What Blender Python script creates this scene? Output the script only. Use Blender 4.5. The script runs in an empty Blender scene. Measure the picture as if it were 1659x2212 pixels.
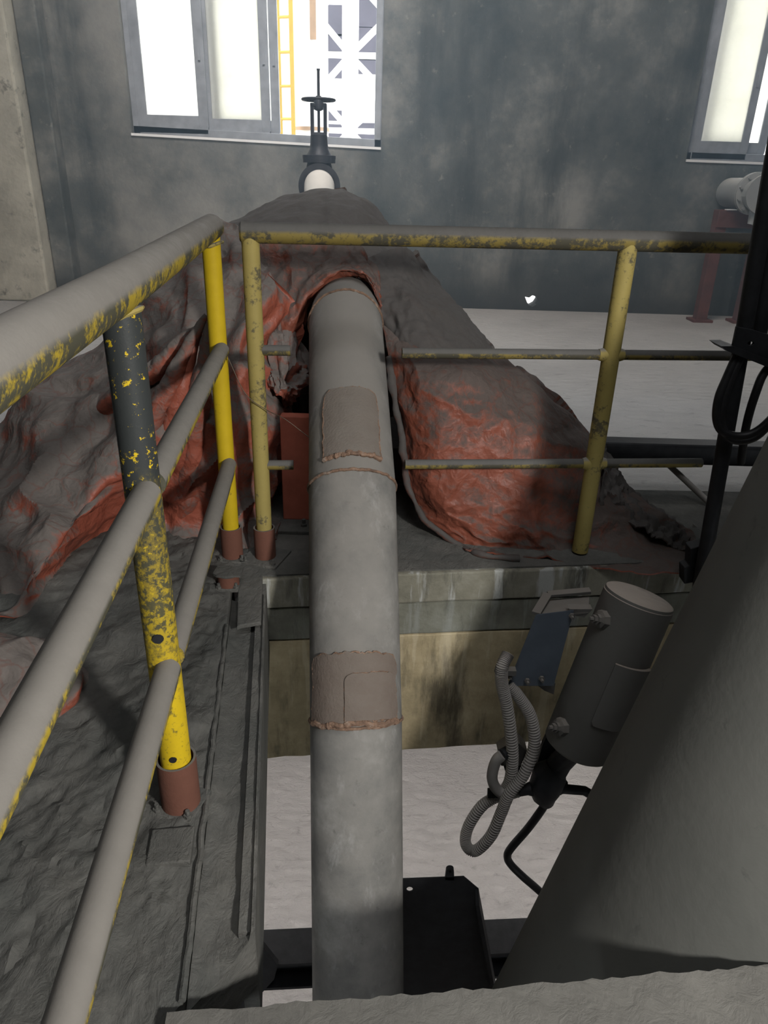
import bpy, bmesh, math, random
from math import sin, cos, pi, radians, sqrt, atan2
from mathutils import Vector, Matrix, noise
random.seed(7)
SC = bpy.context.scene
COL = SC.collection

# ------------------------------------------------------------------ camera
F_PX, PITCH, ROLL, CAM_H = 1560.0, radians(24.8), radians(1.68), 1.25
cr, sr, cp, sp = cos(ROLL), sin(ROLL), cos(PITCH), sin(PITCH)
cam_d = bpy.data.cameras.new('camera')
cam_d.sensor_fit = 'VERTICAL'; cam_d.sensor_height = 36.0
cam_d.lens = F_PX * 36.0 / 2212.0
cam_d.clip_start = 0.02
cam = bpy.data.objects.new('camera', cam_d); COL.objects.link(cam)
_R, _U, _Fw = Vector((1, 0, 0)), Vector((0, sp, cp)), Vector((0, cp, -sp))
_X = _R * cr + _U * sr; _Y = -_R * sr + _U * cr; _Z = -_Fw
cam.matrix_world = Matrix(((_X.x, _Y.x, _Z.x, 0), (_X.y, _Y.y, _Z.y, 0), (_X.z, _Y.z, _Z.z, CAM_H), (0, 0, 0, 1)))
SC.camera = cam

# ------------------------------------------------------------------ world, lights, exposure
SC.view_settings.view_transform = 'Standard'
SC.view_settings.look = 'None'
SC.view_settings.gamma = 1.0
SC.view_settings.use_curve_mapping = False
SC.view_settings.exposure = 0.2
w = bpy.data.worlds.new('overcast_sky'); SC.world = w; w.use_nodes = True
bg = w.node_tree.nodes['Background']
bg.inputs['Color'].default_value = (0.92, 0.96, 1.0, 1); bg.inputs['Strength'].default_value = 5.5

def area(name, loc, target, size, size_y, power, color):
    d = bpy.data.lights.new(name, 'AREA'); d.shape = 'RECTANGLE'; d.size = size; d.size_y = size_y
    d.energy = power; d.color = color
    o = bpy.data.objects.new(name, d); COL.objects.link(o); o.location = loc
    o.rotation_euler = (Vector(target) - Vector(loc)).to_track_quat('-Z', 'Y').to_euler()
    return o
# work lamp behind the photographer's right shoulder, and two added fills overhead, one for the far wall
area('work_lamp', (1.37, -0.85, 1.74), (0.1, 2.2, 0.1), 0.18, 0.18, 92, (1.0, 0.97, 0.93))
area('overhead_fill', (-0.4, 4.0, 7.1), (-0.6, 8.0, 1.5), 2.4, 2.4, 185, (0.97, 0.98, 1.0)).data.spread = radians(95)
area('overhead_fill', (0.6, -1.0, 7.1), (0.0, 1.6, 0.0), 3.0, 3.0, 170, (0.98, 0.98, 1.0))
# portals that guide the sky's light in through the two windows of the far wall
for loc, sx_, sy_ in (((-1.43, 8.22, 2.55), 2.6, 2.0), ((4.3, 8.22, 2.5), 2.6, 2.1)):
    p_ = area('window_portal', loc, (loc[0], 0.0, loc[2]), sx_, sy_, 1, (1, 1, 1)); p_.data.cycles.is_portal = True
# added unseen fills under the upper floor that brighten the storey below
area('lower_fill', (-1.6, 3.4, -0.55), (-0.2, 3.2, -3.2), 1.2, 1.2, 34, (1.0, 0.96, 0.94))
area('lower_fill', (1.8, 3.6, -0.55), (0.6, 3.0, -3.2), 1.2, 1.2, 34, (1.0, 0.96, 0.94))

# ------------------------------------------------------------------ helpers
def ray(px, py):
    u, v = px - 829.5, py - 1106.0
    a, b = u * cr + v * sr, -u * sr + v * cr
    return Vector((a, F_PX * cp - b * sp, -F_PX * sp - b * cp)) / F_PX
O = Vector((0, 0, CAM_H))
def onz(px, py, z=0.0):
    d = ray(px, py); return O + d * ((z - CAM_H) / d.z)
def ony(px, py, Y):
    d = ray(px, py); return O + d * (Y / d.y)
V = Vector
YAW = radians(6.0)
E1, E2, EZ = V((cos(YAW), sin(YAW), 0)), V((-sin(YAW), cos(YAW), 0)), V((0, 0, 1))

def frame(d):
    d = d.normalized()
    a = V((0, 0, 1)) if abs(d.z) < 0.9 else V((1, 0, 0))
    x = d.cross(a).normalized(); return x, d.cross(x).normalized()

def tube(bm, pts, r, n=16, cap=True, round_end=False):
    pts = [V(p) for p in pts]
    rs = r if isinstance(r, (list, tuple)) else [r] * len(pts)
    tang = []
    for i in range(len(pts)):
        a = pts[max(i - 1, 0)]; b = pts[min(i + 1, len(pts) - 1)]
        tang.append((b - a).normalized())
    x, _ = frame(tang[0]); rings = []
    for p, t, rr in zip(pts, tang, rs):
        x = (x - t * x.dot(t)).normalized(); y = t.cross(x)
        rings.append([bm.verts.new(p + (x * cos(2 * pi * k / n) + y * sin(2 * pi * k / n)) * rr) for k in range(n)])
    for a, b in zip(rings, rings[1:]):
        for k in range(n):
            bm.faces.new((a[k], a[(k + 1) % n], b[(k + 1) % n], b[k]))
    if cap:
        bm.faces.new(rings[0][::-1]); bm.faces.new(rings[-1])
    return rings

def lathe(bm, origin, axis, prof, n=24, x0=None):
    """prof: list of (distance along axis, radius)"""
    axis = V(axis).normalized(); x, y = frame(axis); origin = V(origin); rings = []
    for d, r in prof:
        rings.append([bm.verts.new(origin + axis * d + (x * cos(2 * pi * k / n) + y * sin(2 * pi * k / n)) * max(r, 1e-4)) for k in range(n)])
    for a, b in zip(rings, rings[1:]):
        for k in range(n):
            bm.faces.new((a[k], a[(k + 1) % n], b[(k + 1) % n], b[k]))
    bm.faces.new(rings[0][::-1]); bm.faces.new(rings[-1])

def box(bm, c, s, ax=(V((1, 0, 0)), V((0, 1, 0)), V((0, 0, 1)))):
    c = V(c); vs = []
    for i in (-.5, .5):
        for j in (-.5, .5):
            for k in (-.5, .5):
                vs.append(bm.verts.new(c + ax[0] * s[0] * i + ax[1] * s[1] * j + ax[2] * s[2] * k))
    for f in ((0, 1, 3, 2), (4, 6, 7, 5), (0, 4, 5, 1), (2, 3, 7, 6), (0, 2, 6, 4), (1, 5, 7, 3)):
        bm.faces.new([vs[i] for i in f])

def bar(bm, p, q, wdt, dep, side=None):
    p, q = V(p), V(q); d = q - p
    s = V(side).normalized() if side is not None else frame(d)[0]
    t = d.normalized().cross(s).normalized(); s = t.cross(d.normalized())
    box(bm, (p + q) / 2, (d.length, wdt, dep), (d.normalized(), s, t))

def prism(bm, poly, vec, holes=()):
    """polygon (with holes) extruded along vec"""
    es = []
    for lp in [poly] + list(holes):
        vs = [bm.verts.new(V(p)) for p in lp]
        es += [bm.edges.new((vs[i], vs[(i + 1) % len(vs)])) for i in range(len(vs))]
    g = bmesh.ops.triangle_fill(bm, use_beauty=True, use_dissolve=False, edges=es)
    fs = [f for f in g['geom'] if isinstance(f, bmesh.types.BMFace)]
    g = bmesh.ops.extrude_face_region(bm, geom=fs)
    bmesh.ops.translate(bm, vec=V(vec), verts=[v for v in g['geom'] if isinstance(v, bmesh.types.BMVert)])

def build(name, bm, m, parent=None, smooth=True, bevel=0.0):
    bmesh.ops.recalc_face_normals(bm, faces=bm.faces)
    if parent is not None:
        bmesh.ops.translate(bm, vec=-root_loc(parent), verts=bm.verts)
    me = bpy.data.meshes.new(name); bm.to_mesh(me); bm.free()
    if smooth:
        for p in me.polygons: p.use_smooth = True
        try: me.set_sharp_from_angle(angle=radians(38))
        except Exception: pass
    me.materials.append(m)
    o = bpy.data.objects.new(name, me); COL.objects.link(o)
    if parent is not None: o.parent = parent
    if bevel:
        b = o.modifiers.new('bevel', 'BEVEL'); b.width = bevel; b.segments = 2; b.limit_method = 'ANGLE'
    return o

def root_loc(o):
    l = V((0, 0, 0))
    while o is not None:
        l += o.location; o = o.parent
    return l

def tag(o, label, cat, group=None):
    o['label'] = label; o['category'] = cat
    if group: o['group'] = group
    return o
def thing(name, label, cat, loc, group=None):
    o = bpy.data.objects.new(name, None); COL.objects.link(o); o.location = loc
    o.empty_display_size = 0.1
    return tag(o, label, cat, group)
def struct(o):
    o['kind'] = 'structure'; return o
def NB(): return bmesh.new()

def crom(p0, p1, p2, p3, t):
    return 0.5 * ((2 * p1) + (p2 - p0) * t + (2 * p0 - 5 * p1 + 4 * p2 - p3) * t * t + (3 * p1 - p0 - 3 * p2 + p3) * t ** 3)
def spline(pts, n):
    """n samples of a Catmull-Rom curve through pts"""
    pts = [V(p) for p in pts]; m = len(pts) - 1; out = []
    for i in range(n):
        s = i / (n - 1) * m; k = min(int(s), m - 1); t = s - k
        p0 = pts[k - 1] if k > 0 else pts[0] * 2 - pts[1]
        p3 = pts[k + 2] if k + 2 <= m else pts[m] * 2 - pts[m - 1]
        out.append(crom(p0, pts[k], pts[k + 1], p3, t))
    return out

def fbm(p, octv=4, h=0.9):
    return noise.fractal(p, h, 2.1, octv)
def ridge(x):
    return 1 - abs(x) * 2

def sheet(rows, nu, nv, disp=None, thick=0.006):
    """smooth sheet through a grid of points, wrinkled along its normal, with real thickness"""
    cols = [spline(r, nu) for r in rows]
    grid = list(zip(*[spline([c[i] for c in cols], nv) for i in range(nu)]))   # grid[v][u]
    P = [[grid[v][u] for u in range(nu)] for v in range(nv)]
    N = [[None] * nu for _ in range(nv)]
    for v in range(nv):
        for u in range(nu):
            a = P[v][min(u + 1, nu - 1)] - P[v][max(u - 1, 0)]
            b = P[min(v + 1, nv - 1)][u] - P[max(v - 1, 0)][u]
            n = a.cross(b)
            n = n.normalized() if n.length > 1e-9 else V((0, -1, 0))
            if n.y > 0.3 or (abs(n.y) <= 0.3 and n.z < 0): n = -n if (n.dot(O - P[v][u]) < 0) else n
            if n.dot(O - P[v][u]) < 0: n = -n
            N[v][u] = n
    bm = NB(); fr = []; bk = []
    for v in range(nv):
        rf, rb = [], []
        for u in range(nu):
            d = disp(u / (nu - 1), v / (nv - 1), P[v][u]) if disp else 0
            q = P[v][u] + N[v][u] * d
            rf.append(bm.verts.new(q)); rb.append(bm.verts.new(q - N[v][u] * thick))
        fr.append(rf); bk.append(rb)
    for v in range(nv - 1):
        for u in range(nu - 1):
            bm.faces.new((fr[v][u], fr[v][u + 1], fr[v + 1][u + 1], fr[v + 1][u]))
            bm.faces.new((bk[v][u], bk[v + 1][u], bk[v + 1][u + 1], bk[v][u + 1]))
    for v in range(nv - 1):
        for u in (0, nu - 1):
            bm.faces.new((fr[v][u], fr[v + 1][u], bk[v + 1][u], bk[v][u]))
    for u in range(nu - 1):
        for v in (0, nv - 1):
            bm.faces.new((fr[v][u], bk[v][u], bk[v][u + 1], fr[v][u + 1]))
    return bm

# ------------------------------------------------------------------ materials
class G:
    def __init__(s, name):
        s.m = bpy.data.materials.new(name); s.m.use_nodes = True
        s.t = s.m.node_tree; s.n = s.t.nodes; s.l = s.t.links
        s.b = s.n['Principled BSDF']; s.out = s.n['Material Output']
        s.tc = s.n.new('ShaderNodeTexCoord')
    def _in(s, sock, v):
        if hasattr(v, 'is_linked') or isinstance(v, bpy.types.NodeSocket): s.l.new(v, sock)
        else: sock.default_value = v
    def coords(s, scale=(1, 1, 1), kind='Object'):
        mp = s.n.new('ShaderNodeMapping'); s.l.new(s.tc.outputs[kind], mp.inputs['Vector'])
        mp.inputs['Scale'].default_value = scale; return mp.outputs[0]
    def noise(s, scale, detail=6, rough=0.6, vec=None, dist=0.0):
        n = s.n.new('ShaderNodeTexNoise'); n.inputs['Scale'].default_value = scale
        n.inputs['Detail'].default_value = detail; n.inputs['Roughness'].default_value = rough
        n.inputs['Distortion'].default_value = dist
        s.l.new(vec if vec is not None else s.tc.outputs['Object'], n.inputs['Vector']); return n.outputs['Fac']
    def voro(s, scale, vec=None, feature='F1'):
        n = s.n.new('ShaderNodeTexVoronoi'); n.feature = feature; n.inputs['Scale'].default_value = scale
        s.l.new(vec if vec is not None else s.tc.outputs['Object'], n.inputs['Vector']); return n.outputs['Distance']
    def ramp(s, fac, stops):
        r = s.n.new('ShaderNodeValToRGB'); e = r.color_ramp.elements
        while len(e) < len(stops): e.new(0.5)
        for el, (p, c) in zip(e, stops):
            el.position = p; el.color = (c, c, c, 1) if isinstance(c, (int, float)) else (*c, 1)
        s._in(r.inputs[0], fac); return r.outputs[0]
    def mix(s, f, a, b, mode='MIX'):
        n = s.n.new('ShaderNodeMix'); n.data_type = 'RGBA'; n.blend_type = mode
        s._in(n.inputs[0], f)
        for k, v in ((6, a), (7, b)):
            s._in(n.inputs[k], (*v, 1) if isinstance(v, tuple) and len(v) == 3 else v)
        return n.outputs[2]
    def math(s, op, a, b=0.0):
        n = s.n.new('ShaderNodeMath'); n.operation = op; s._in(n.inputs[0], a); s._in(n.inputs[1], b); return n.outputs[0]
    def up(s, lo, hi, noise_amt=0.0, nscale=20):
        """0..1 where dust can settle: how far the surface faces up, broken by noise"""
        g = s.n.new('ShaderNodeNewGeometry'); sx = s.n.new('ShaderNodeSeparateXYZ')
        s.l.new(g.outputs['Normal'], sx.inputs[0]); z = sx.outputs['Z']
        if noise_amt:
            z = s.math('ADD', z, s.math('MULTIPLY', s.math('SUBTRACT', s.noise(nscale), 0.5), noise_amt))
        return s.ramp(z, [(max(lo, 0), 0.0), (hi, 1.0)])
    def bump(s, h, strength=0.3, dist=0.01):
        b = s.n.new('ShaderNodeBump'); b.inputs['Strength'].default_value = strength; b.inputs['Distance'].default_value = dist
        s.l.new(h, b.inputs['Height'])
        if s.b.inputs['Normal'].is_linked: s.l.new(s.b.inputs['Normal'].links[0].from_socket, b.inputs['Normal'])
        s.l.new(b.outputs[0], s.b.inputs['Normal'])
    def done(s, color, rough=0.8, metal=0.0, spec=0.3):
        s._in(s.b.inputs['Base Color'], (*color, 1) if isinstance(color, tuple) and len(color) == 3 else color)
        s._in(s.b.inputs['Roughness'], rough); s.b.inputs['Metallic'].default_value = metal
        s.b.inputs['Specular IOR Level'].default_value = spec
        return s.m

DUST = (0.190, 0.178, 0.160)
DUSTD = (0.130, 0.124, 0.114)
def m_plain(name, col, rough=0.7, metal=0.0, var=0.25, scale=14, bump=0.15):
    g = G(name); n = g.noise(scale)
    d = tuple(c * (1 - var) for c in col); u = tuple(min(1, c * (1 + var)) for c in col)
    c = g.ramp(n, [(0.3, d), (0.7, u)])
    g.bump(g.noise(scale * 9, 4), bump, 0.003)
    return g.done(c, rough, metal)

def m_yellow(name, yel, wear, wear_amt, dust_lo=0.15, dust_hi=0.55, dust=None):
    g = G(name)
    n1 = g.noise(9, 8, 0.72); n2 = g.noise(70, 5, 0.7)
    f = g.math('ADD', g.math('MULTIPLY', n1, 0.7), g.math('MULTIPLY', n2, 0.3))
    worn = g.ramp(f, [(wear_amt - 0.03, 1.0), (wear_amt + 0.03, 0.0)])
    y = g.mix(g.noise(25), tuple(c * 0.75 for c in yel), yel)
    c = g.mix(worn, y, wear)
    c = g.mix(g.up(dust_lo, dust_hi, 0.22, 30), c, g.mix(g.ramp(g.noise(22), [(.35, .75), (.65, 1.0)]), tuple(x * .7 for x in (dust or DUST)), dust or DUST))
    g.bump(g.noise(160, 3), 0.2, 0.002)
    return g.done(c, g.ramp(worn, [(0, 0.65), (1, 0.85)]), 0, 0.2)
M = {}
M['rail_dust'] = m_yellow('rail_paint_dusty', (0.40, 0.295, 0.03), (0.065, 0.063, 0.042), 0.52, 0.0, 0.28)
M['rail_dust2'] = m_yellow('rail_paint_dull', (0.21, 0.162, 0.045), (0.06, 0.056, 0.04), 0.50, 0.0, 0.30, (0.095, 0.092, 0.086))
M['post_bright'] = m_yellow('post_paint_bright', (0.58, 0.41, 0.014), (0.10, 0.085, 0.02), 0.37, 0.6, 0.9)
M['post_worn'] = m_yellow('post_paint_worn', (0.33, 0.265, 0.085), (0.09, 0.08, 0.05), 0.44, 0.5, 0.9)

def m_post_black():
    g = G('post_paint_black_over_yellow')
    sx = g.n.new('ShaderNodeSeparateXYZ'); g.l.new(g.tc.outputs['Object'], sx.inputs[0])
    n1 = g.noise(14, 8, 0.75); n2 = g.noise(90, 4, 0.7)
    z = g.math('ADD', sx.outputs['Z'], g.math('MULTIPLY', g.math('SUBTRACT', n1, 0.5), 0.5))
    blackness = g.ramp(z, [(0.50, 0.0), (0.80, 1.0)])
    f = g.math('ADD', g.math('MULTIPLY', n1, 0.45), g.math('MULTIPLY', n2, 0.55))
    chip = g.ramp(f, [(0.47, 0.0), (0.53, 1.0)])
    chip2 = g.ramp(f, [(0.57, 0.0), (0.60, 1.0)])
    yel = g.mix(g.noise(40), (0.50, 0.35, 0.012), (0.66, 0.47, 0.015))
    low = g.mix(g.ramp(f, [(0.36, 1.0), (0.46, 0.0)]), yel, (0.10, 0.09, 0.03))
    mid = g.mix(chip, (0.075, 0.070, 0.035), g.mix(0.4, yel, (0.1, 0.09, 0.03)))
    top = g.mix(chip2, (0.030, 0.034, 0.034), yel)
    c = g.mix(g.ramp(z, [(0.30, 0.0), (0.48, 1.0)]), low, mid)
    c = g.mix(blackness, c, top)
    g.bump(n2, 0.25, 0.002)
    return g.done(c, 0.55)
M['post_black'] = m_post_black()

def m_dust_metal(name, base, dust, lo, hi, scale=8, rough=0.85, bump=0.3):
    g = G(name)
    c = g.mix(g.noise(scale, 8), tuple(x * 0.7 for x in base), base)
    c = g.mix(g.up(lo, hi, 0.4, 18), c, g.mix(g.noise(22), tuple(x * 0.8 for x in dust), dust))
    g.bump(g.noise(120, 4), bump, 0.003)
    return g.done(c, rough)
M['rust'] = m_dust_metal('rust_brown_steel', (0.155, 0.066, 0.045), DUSTD, 0.5, 0.95, 25)
M['deck'] = None
def m_deck():
    g = G('caked_dust_deck')
    n = g.noise(3.5, 8, 0.6); f = g.noise(45, 6, 0.7)
    c = g.ramp(n, [(0.3, (0.072, 0.076, 0.071)), (0.5, (0.108, 0.107, 0.099)), (0.72, (0.155, 0.150, 0.136))])
    c = g.mix(g.ramp(f, [(0.35, 0.35), (0.65, 0.0)]), c, (0.055, 0.056, 0.053))
    h = g.noise(26, 8, 0.65, g.coords((1, 0.55, 1)), 0.8)
    g.bump(h, 0.5, 0.03); g.bump(g.noise(160, 5), 0.3, 0.006)
    return g.done(c, 0.95, 0, 0.1)
M['deck'] = m_deck()
def m_floor(name, lo, hi):
    g = G(name)
    n = g.noise(0.9, 8, 0.62); f = g.noise(14, 8, 0.68, g.coords((0.6, 1.2, 1)), 0.6)
    c = g.ramp(n, [(0.3, lo), (0.7, hi)])
    c = g.mix(g.ramp(f, [(0.28, 0.55), (0.42, 0.0)]), c, tuple(x * 0.45 for x in lo))
    g.bump(f, 0.75, 0.05); g.bump(g.noise(70, 6), 0.4, 0.012)
    return g.done(c, 0.95, 0, 0.1)
M['floor'] = m_floor('pale_dust_floor', (0.36, 0.35, 0.335), (0.47, 0.455, 0.435))
M['lower_floor'] = m_floor('pale_dust_lower_floor', (0.50, 0.475, 0.455), (0.62, 0.59, 0.565))
def m_ledge():
    g = G('dusty_concrete_ledge'); n = g.noise(6, 8)
    c = g.ramp(n, [(0.3, (0.100, 0.097, 0.089)), (0.7, (0.145, 0.140, 0.127))])
    g.bump(g.noise(30, 8, 0.65, None, 0.5), 0.45, 0.02)
    return g.done(c, 0.95, 0, 0.1)
M['ledge'] = m_ledge()
def m_beam(name='stained_concrete_beam', tint=(1, 1, 1), drip_amt=0.5):
    g = G(name)
    n = g.noise(5, 9, 0.66); st = g.noise(7, 7, 0.65, g.coords((1, 1, 0.22)))
    c = g.ramp(n, [(0.25, (0.13, 0.118, 0.085)), (0.5, (0.235, 0.21, 0.15)), (0.75, (0.34, 0.315, 0.24))])
    c = g.mix(g.ramp(st, [(0.36, 0.85), (0.5, 0.0)]), c, (0.050, 0.048, 0.040))
    drip = g.noise(13, 6, 0.6, g.coords((1, 1, 0.12)))
    c = g.mix(g.ramp(drip, [(0.57, 0.0), (0.63, drip_amt)]), c, (0.44, 0.42, 0.36))
    c = g.mix(1.0, c, tint, 'MULTIPLY')
    g.bump(g.noise(50, 7), 0.35, 0.01)
    return g.done(c, 0.92, 0, 0.15)
M['beam'] = m_beam(tint=(1.4, 1.3, 1.12), drip_amt=.25)
M['beam_top'] = m_beam('drip_stained_concrete', (.80, .86, .95), .9)
M['beam_mid'] = m_beam('grey_concrete_course', (.66, .74, .84), .3)
def m_wall():
    g = G('stained_plaster_wall')
    n = g.noise(0.9, 9, 0.68); st = g.noise(1.6, 8, 0.66, g.coords((1, 1, 0.18)))
    f = g.noise(9, 7, 0.7)
    c = g.ramp(n, [(0.34, (0.045, 0.054, 0.054)), (0.50, (0.105, 0.112, 0.107)), (0.66, (0.25, 0.247, 0.225))])
    c = g.mix(g.ramp(st, [(0.34, 0.8), (0.50, 0.0)]), c, (0.035, 0.042, 0.042))
    c = g.mix(g.ramp(f, [(0.60, 0.0), (0.72, 0.55)]), c, (0.34, 0.34, 0.31))
    # soot at the foot of the wall, a soaked strip beside the pier and a stain right of the first window
    sx = g.n.new('ShaderNodeSeparateXYZ'); g.l.new(g.tc.outputs['Object'], sx.inputs[0])
    wob = g.math('MULTIPLY', g.math('SUBTRACT', g.noise(2.2, 6), 0.5), 0.7)
    foot = g.ramp(g.math('ADD', sx.outputs['Z'], wob), [(0.05, 0.85), (0.62, 0.0)])
    c = g.mix(foot, c, (0.040, 0.042, 0.040))
    xx = g.math('ADD', sx.outputs['X'], g.math('MULTIPLY', wob, 0.8))
    strip = g.math('MULTIPLY', g.ramp(g.math('ADD', xx, 4.6), [(0.92, 1.0), (1.0, 0.0)]), 0.9)
    dry = g.ramp(g.math('MULTIPLY', g.math('ADD', xx, 3.1), 0.33), [(0.0, 0.0), (0.12, 1.0), (0.86, 1.0), (0.97, 0.0)])
    c = g.mix(g.math('MULTIPLY', dry, g.ramp(n, [(0.35, 0.25), (0.6, 0.85)])), c, g.mix(f, (0.17, 0.167, 0.15), (0.34, 0.33, 0.30)))
    c = g.mix(strip, c, (0.030, 0.036, 0.036))
    g.bump(g.noise(30, 8), 0.3, 0.012)
    return g.done(c, 0.9, 0, 0.2)
M['wall'] = m_wall()
def m_pier():
    g = G('bare_concrete_pier'); n = g.noise(2.2, 9, 0.68)
    c = g.ramp(n, [(0.3, (0.30, 0.285, 0.235)), (0.55, (0.48, 0.46, 0.385)), (0.75, (0.58, 0.56, 0.48))])
    c = g.mix(g.ramp(g.noise(7, 7, 0.7), [(0.32, 0.7), (0.42, 0.0)]), c, (0.11, 0.10, 0.08))
    g.bump(g.noise(24, 8), 0.4, 0.015)
    return g.done(c, 0.92, 0, 0.15)
M['pier'] = m_pier()
def m_pipe():
    g = G('dusty_grey_pipe')
    n = g.noise(6, 9, 0.66); st = g.noise(16, 7, 0.7, g.coords((1, 1, 0.15)))
    c = g.ramp(n, [(0.3, (0.115, 0.114, 0.108)), (0.55, (0.190, 0.184, 0.170)), (0.75, (0.30, 0.295, 0.28))])
    c = g.mix(g.ramp(st, [(0.56, 0.0), (0.70, 0.5)]), c, (0.36, 0.36, 0.35))
    c = g.mix(g.ramp(g.noise(30, 8, 0.75), [(0.30, 0.55), (0.40, 0.0)]), c, (0.085, 0.082, 0.076))
    c = g.mix(g.up(0.35, 0.75, 0.3, 12), c, g.mix(g.noise(18), (0.165, 0.155, 0.140), DUST))
    g.bump(g.noise(60, 6), 0.18, 0.006)
    return g.done(c, 0.82, 0, 0.3)
M['pipe'] = m_pipe()
M['patch'] = m_dust_metal('patched_rusty_plate', (0.150, 0.118, 0.098), (0.165, 0.145, 0.125), 0.3, 0.9, 9, 0.9, 0.8)
def m_weld():
    g = G('rusty_weld'); n = g.noise(35, 6, 0.7)
    c = g.ramp(n, [(0.3, (0.075, 0.052, 0.040)), (0.55, (0.20, 0.125, 0.085)), (0.75, (0.30, 0.27, 0.235))])
    g.bump(g.noise(90, 4), 0.8, 0.006); return g.done(c, 0.9)
M['weld'] = m_weld()
def m_tarp(name, red=(0.30, 0.080, 0.048), dust=(0.145, 0.132, 0.120), thr=0.5, lo=0.0, hi=0.75, crumple=1.0):
    g = G(name)
    wv = g.n.new('ShaderNodeVectorMath'); wv.operation = 'MULTIPLY_ADD'
    nz = g.n.new('ShaderNodeTexNoise'); nz.inputs['Scale'].default_value = 7; nz.inputs['Detail'].default_value = 5
    g.l.new(g.tc.outputs['Object'], nz.inputs['Vector']); g.l.new(nz.outputs['Color'], wv.inputs[0])
    wv.inputs[1].default_value = (.16, .16, .16); g.l.new(g.tc.outputs['Object'], wv.inputs[2]); wv = wv.outputs[0]
    n = g.noise(3.0, 9, 0.66, None, 0.6); n2 = g.noise(13, 9, 0.76, None, 1.4); n3 = g.noise(60, 5, 0.7)
    r = g.mix(n2, tuple(x * 0.50 for x in red), tuple(min(1, x * 1.45) for x in red))
    upf = g.up(lo, hi, 0.0)
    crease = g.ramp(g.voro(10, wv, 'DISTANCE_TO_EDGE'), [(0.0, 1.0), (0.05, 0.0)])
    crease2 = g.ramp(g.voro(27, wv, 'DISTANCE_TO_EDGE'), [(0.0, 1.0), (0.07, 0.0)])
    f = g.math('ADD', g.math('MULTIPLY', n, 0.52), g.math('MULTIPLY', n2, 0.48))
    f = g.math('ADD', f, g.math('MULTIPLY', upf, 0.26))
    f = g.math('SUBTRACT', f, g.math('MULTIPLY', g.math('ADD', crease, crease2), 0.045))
    dirt = g.ramp(f, [(thr - 0.07, 0.04), (thr, 0.55), (thr + 0.09, 0.97)])
    dcol = g.mix(n3, tuple(x * 0.66 for x in dust), tuple(x * 1.1 for x in dust))
    c = g.mix(dirt, r, dcol)
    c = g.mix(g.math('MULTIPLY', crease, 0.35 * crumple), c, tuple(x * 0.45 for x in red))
    g.bump(g.voro(5.5, wv), 0.35 * crumple, 0.03); g.bump(g.voro(17, wv), 0.5 * crumple, 0.012)
    g.bump(g.voro(38, wv, 'DISTANCE_TO_EDGE'), 0.35 * crumple, 0.006); g.bump(n3, 0.25, 0.003)
    return g.done(c, g.ramp(dirt, [(0, 0.48), (1, 0.85)]), 0, 0.35)
M['tarp_red'] = m_tarp('tarpaulin_red', (0.215, 0.064, 0.038), (0.085, 0.070, 0.062), 0.58)
M['tarp_mid'] = m_tarp('tarpaulin_red_under_dust', thr=0.53)
M['tarp_grey'] = m_tarp('tarpaulin_grey_dust', dust=(0.140, 0.129, 0.117), thr=0.58)
M['tarp_dark'] = m_tarp('tarpaulin_soot_and_shade', (0.12, 0.045, 0.03), (0.070, 0.066, 0.062), 0.45, crumple=0.35)
M['black'] = m_plain('black_sooty_steel', (0.014, 0.015, 0.017), 0.6, 0, 0.4, 20)
M['hose_black'] = m_plain('black_rubber_hose', (0.013, 0.013, 0.014), 0.45, 0, 0.3, 30)
M['conduit'] = m_dust_metal('grey_plastic_conduit', (0.26, 0.245, 0.23), (0.36, 0.34, 0.315), 0.1, 0.8, 20, 0.7, 0.1)
M['duct'] = None
def m_duct():
    g = G('grey_painted_duct'); n = g.noise(3, 9, 0.6)
    c = g.ramp(n, [(0.3, (0.088, 0.090, 0.082)), (0.7, (0.115, 0.115, 0.105))])
    sc_ = g.noise(11, 8, 0.72, None, 0.8)
    c = g.mix(g.ramp(sc_, [(0.30, 0.6), (0.38, 0.0)]), c, (0.06, 0.062, 0.058))
    g.bump(g.noise(40, 6), 0.15, 0.006); return g.done(c, 0.75, 0, 0.3)
M['duct'] = m_duct()
M['cyl'] = m_dust_metal('dusty_grey_cylinder', (0.135, 0.132, 0.122), (0.44, 0.38, 0.325), 0.55, 0.9, 9, 0.8, 0.25)
M['blue'] = m_plain('slate_blue_plate', (0.085, 0.102, 0.125), 0.5, 0.25, 0.15, 10, 0.08)
M['dust_steel'] = m_dust_metal('dust_covered_steel', (0.11, 0.105, 0.098), (0.24, 0.22, 0.195), 0.2, 0.75, 16, 0.9, 0.3)
M['orange'] = m_plain('orange_red_primer', (0.34, 0.10, 0.065), 0.75, 0, 0.18, 12)
M['redstand'] = m_plain('faded_red_steel', (0.105, 0.042, 0.034), 0.85, 0, 0.3, 6)
M['valve'] = m_plain('dark_cast_iron', (0.028, 0.030, 0.036), 0.5, 0.2, 0.3, 18)
M['whitepipe'] = m_dust_metal('white_painted_pipe', (0.62, 0.60, 0.56), (0.60, 0.57, 0.52), 0.5, 0.9, 8, 0.7, 0.1)
M['greypipe'] = m_dust_metal('pale_grey_pipe', (0.36, 0.37, 0.36), (0.46, 0.45, 0.42), 0.4, 0.9, 8, 0.7, 0.1)
M['alu'] = m_plain('aluminium_window_frame', (0.30, 0.32, 0.35), 0.55, 0.15, 0.2, 8, 0.05)
M['white_ext'] = m_plain('white_painted_steel', (0.85, 0.85, 0.84), 0.6, 0, 0.03, 4, 0.02)
M['yellow_ext'] = m_plain('yellow_painted_steel', (0.50, 0.34, 0.06), 0.6, 0, 0.08, 6, 0.02)
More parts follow.
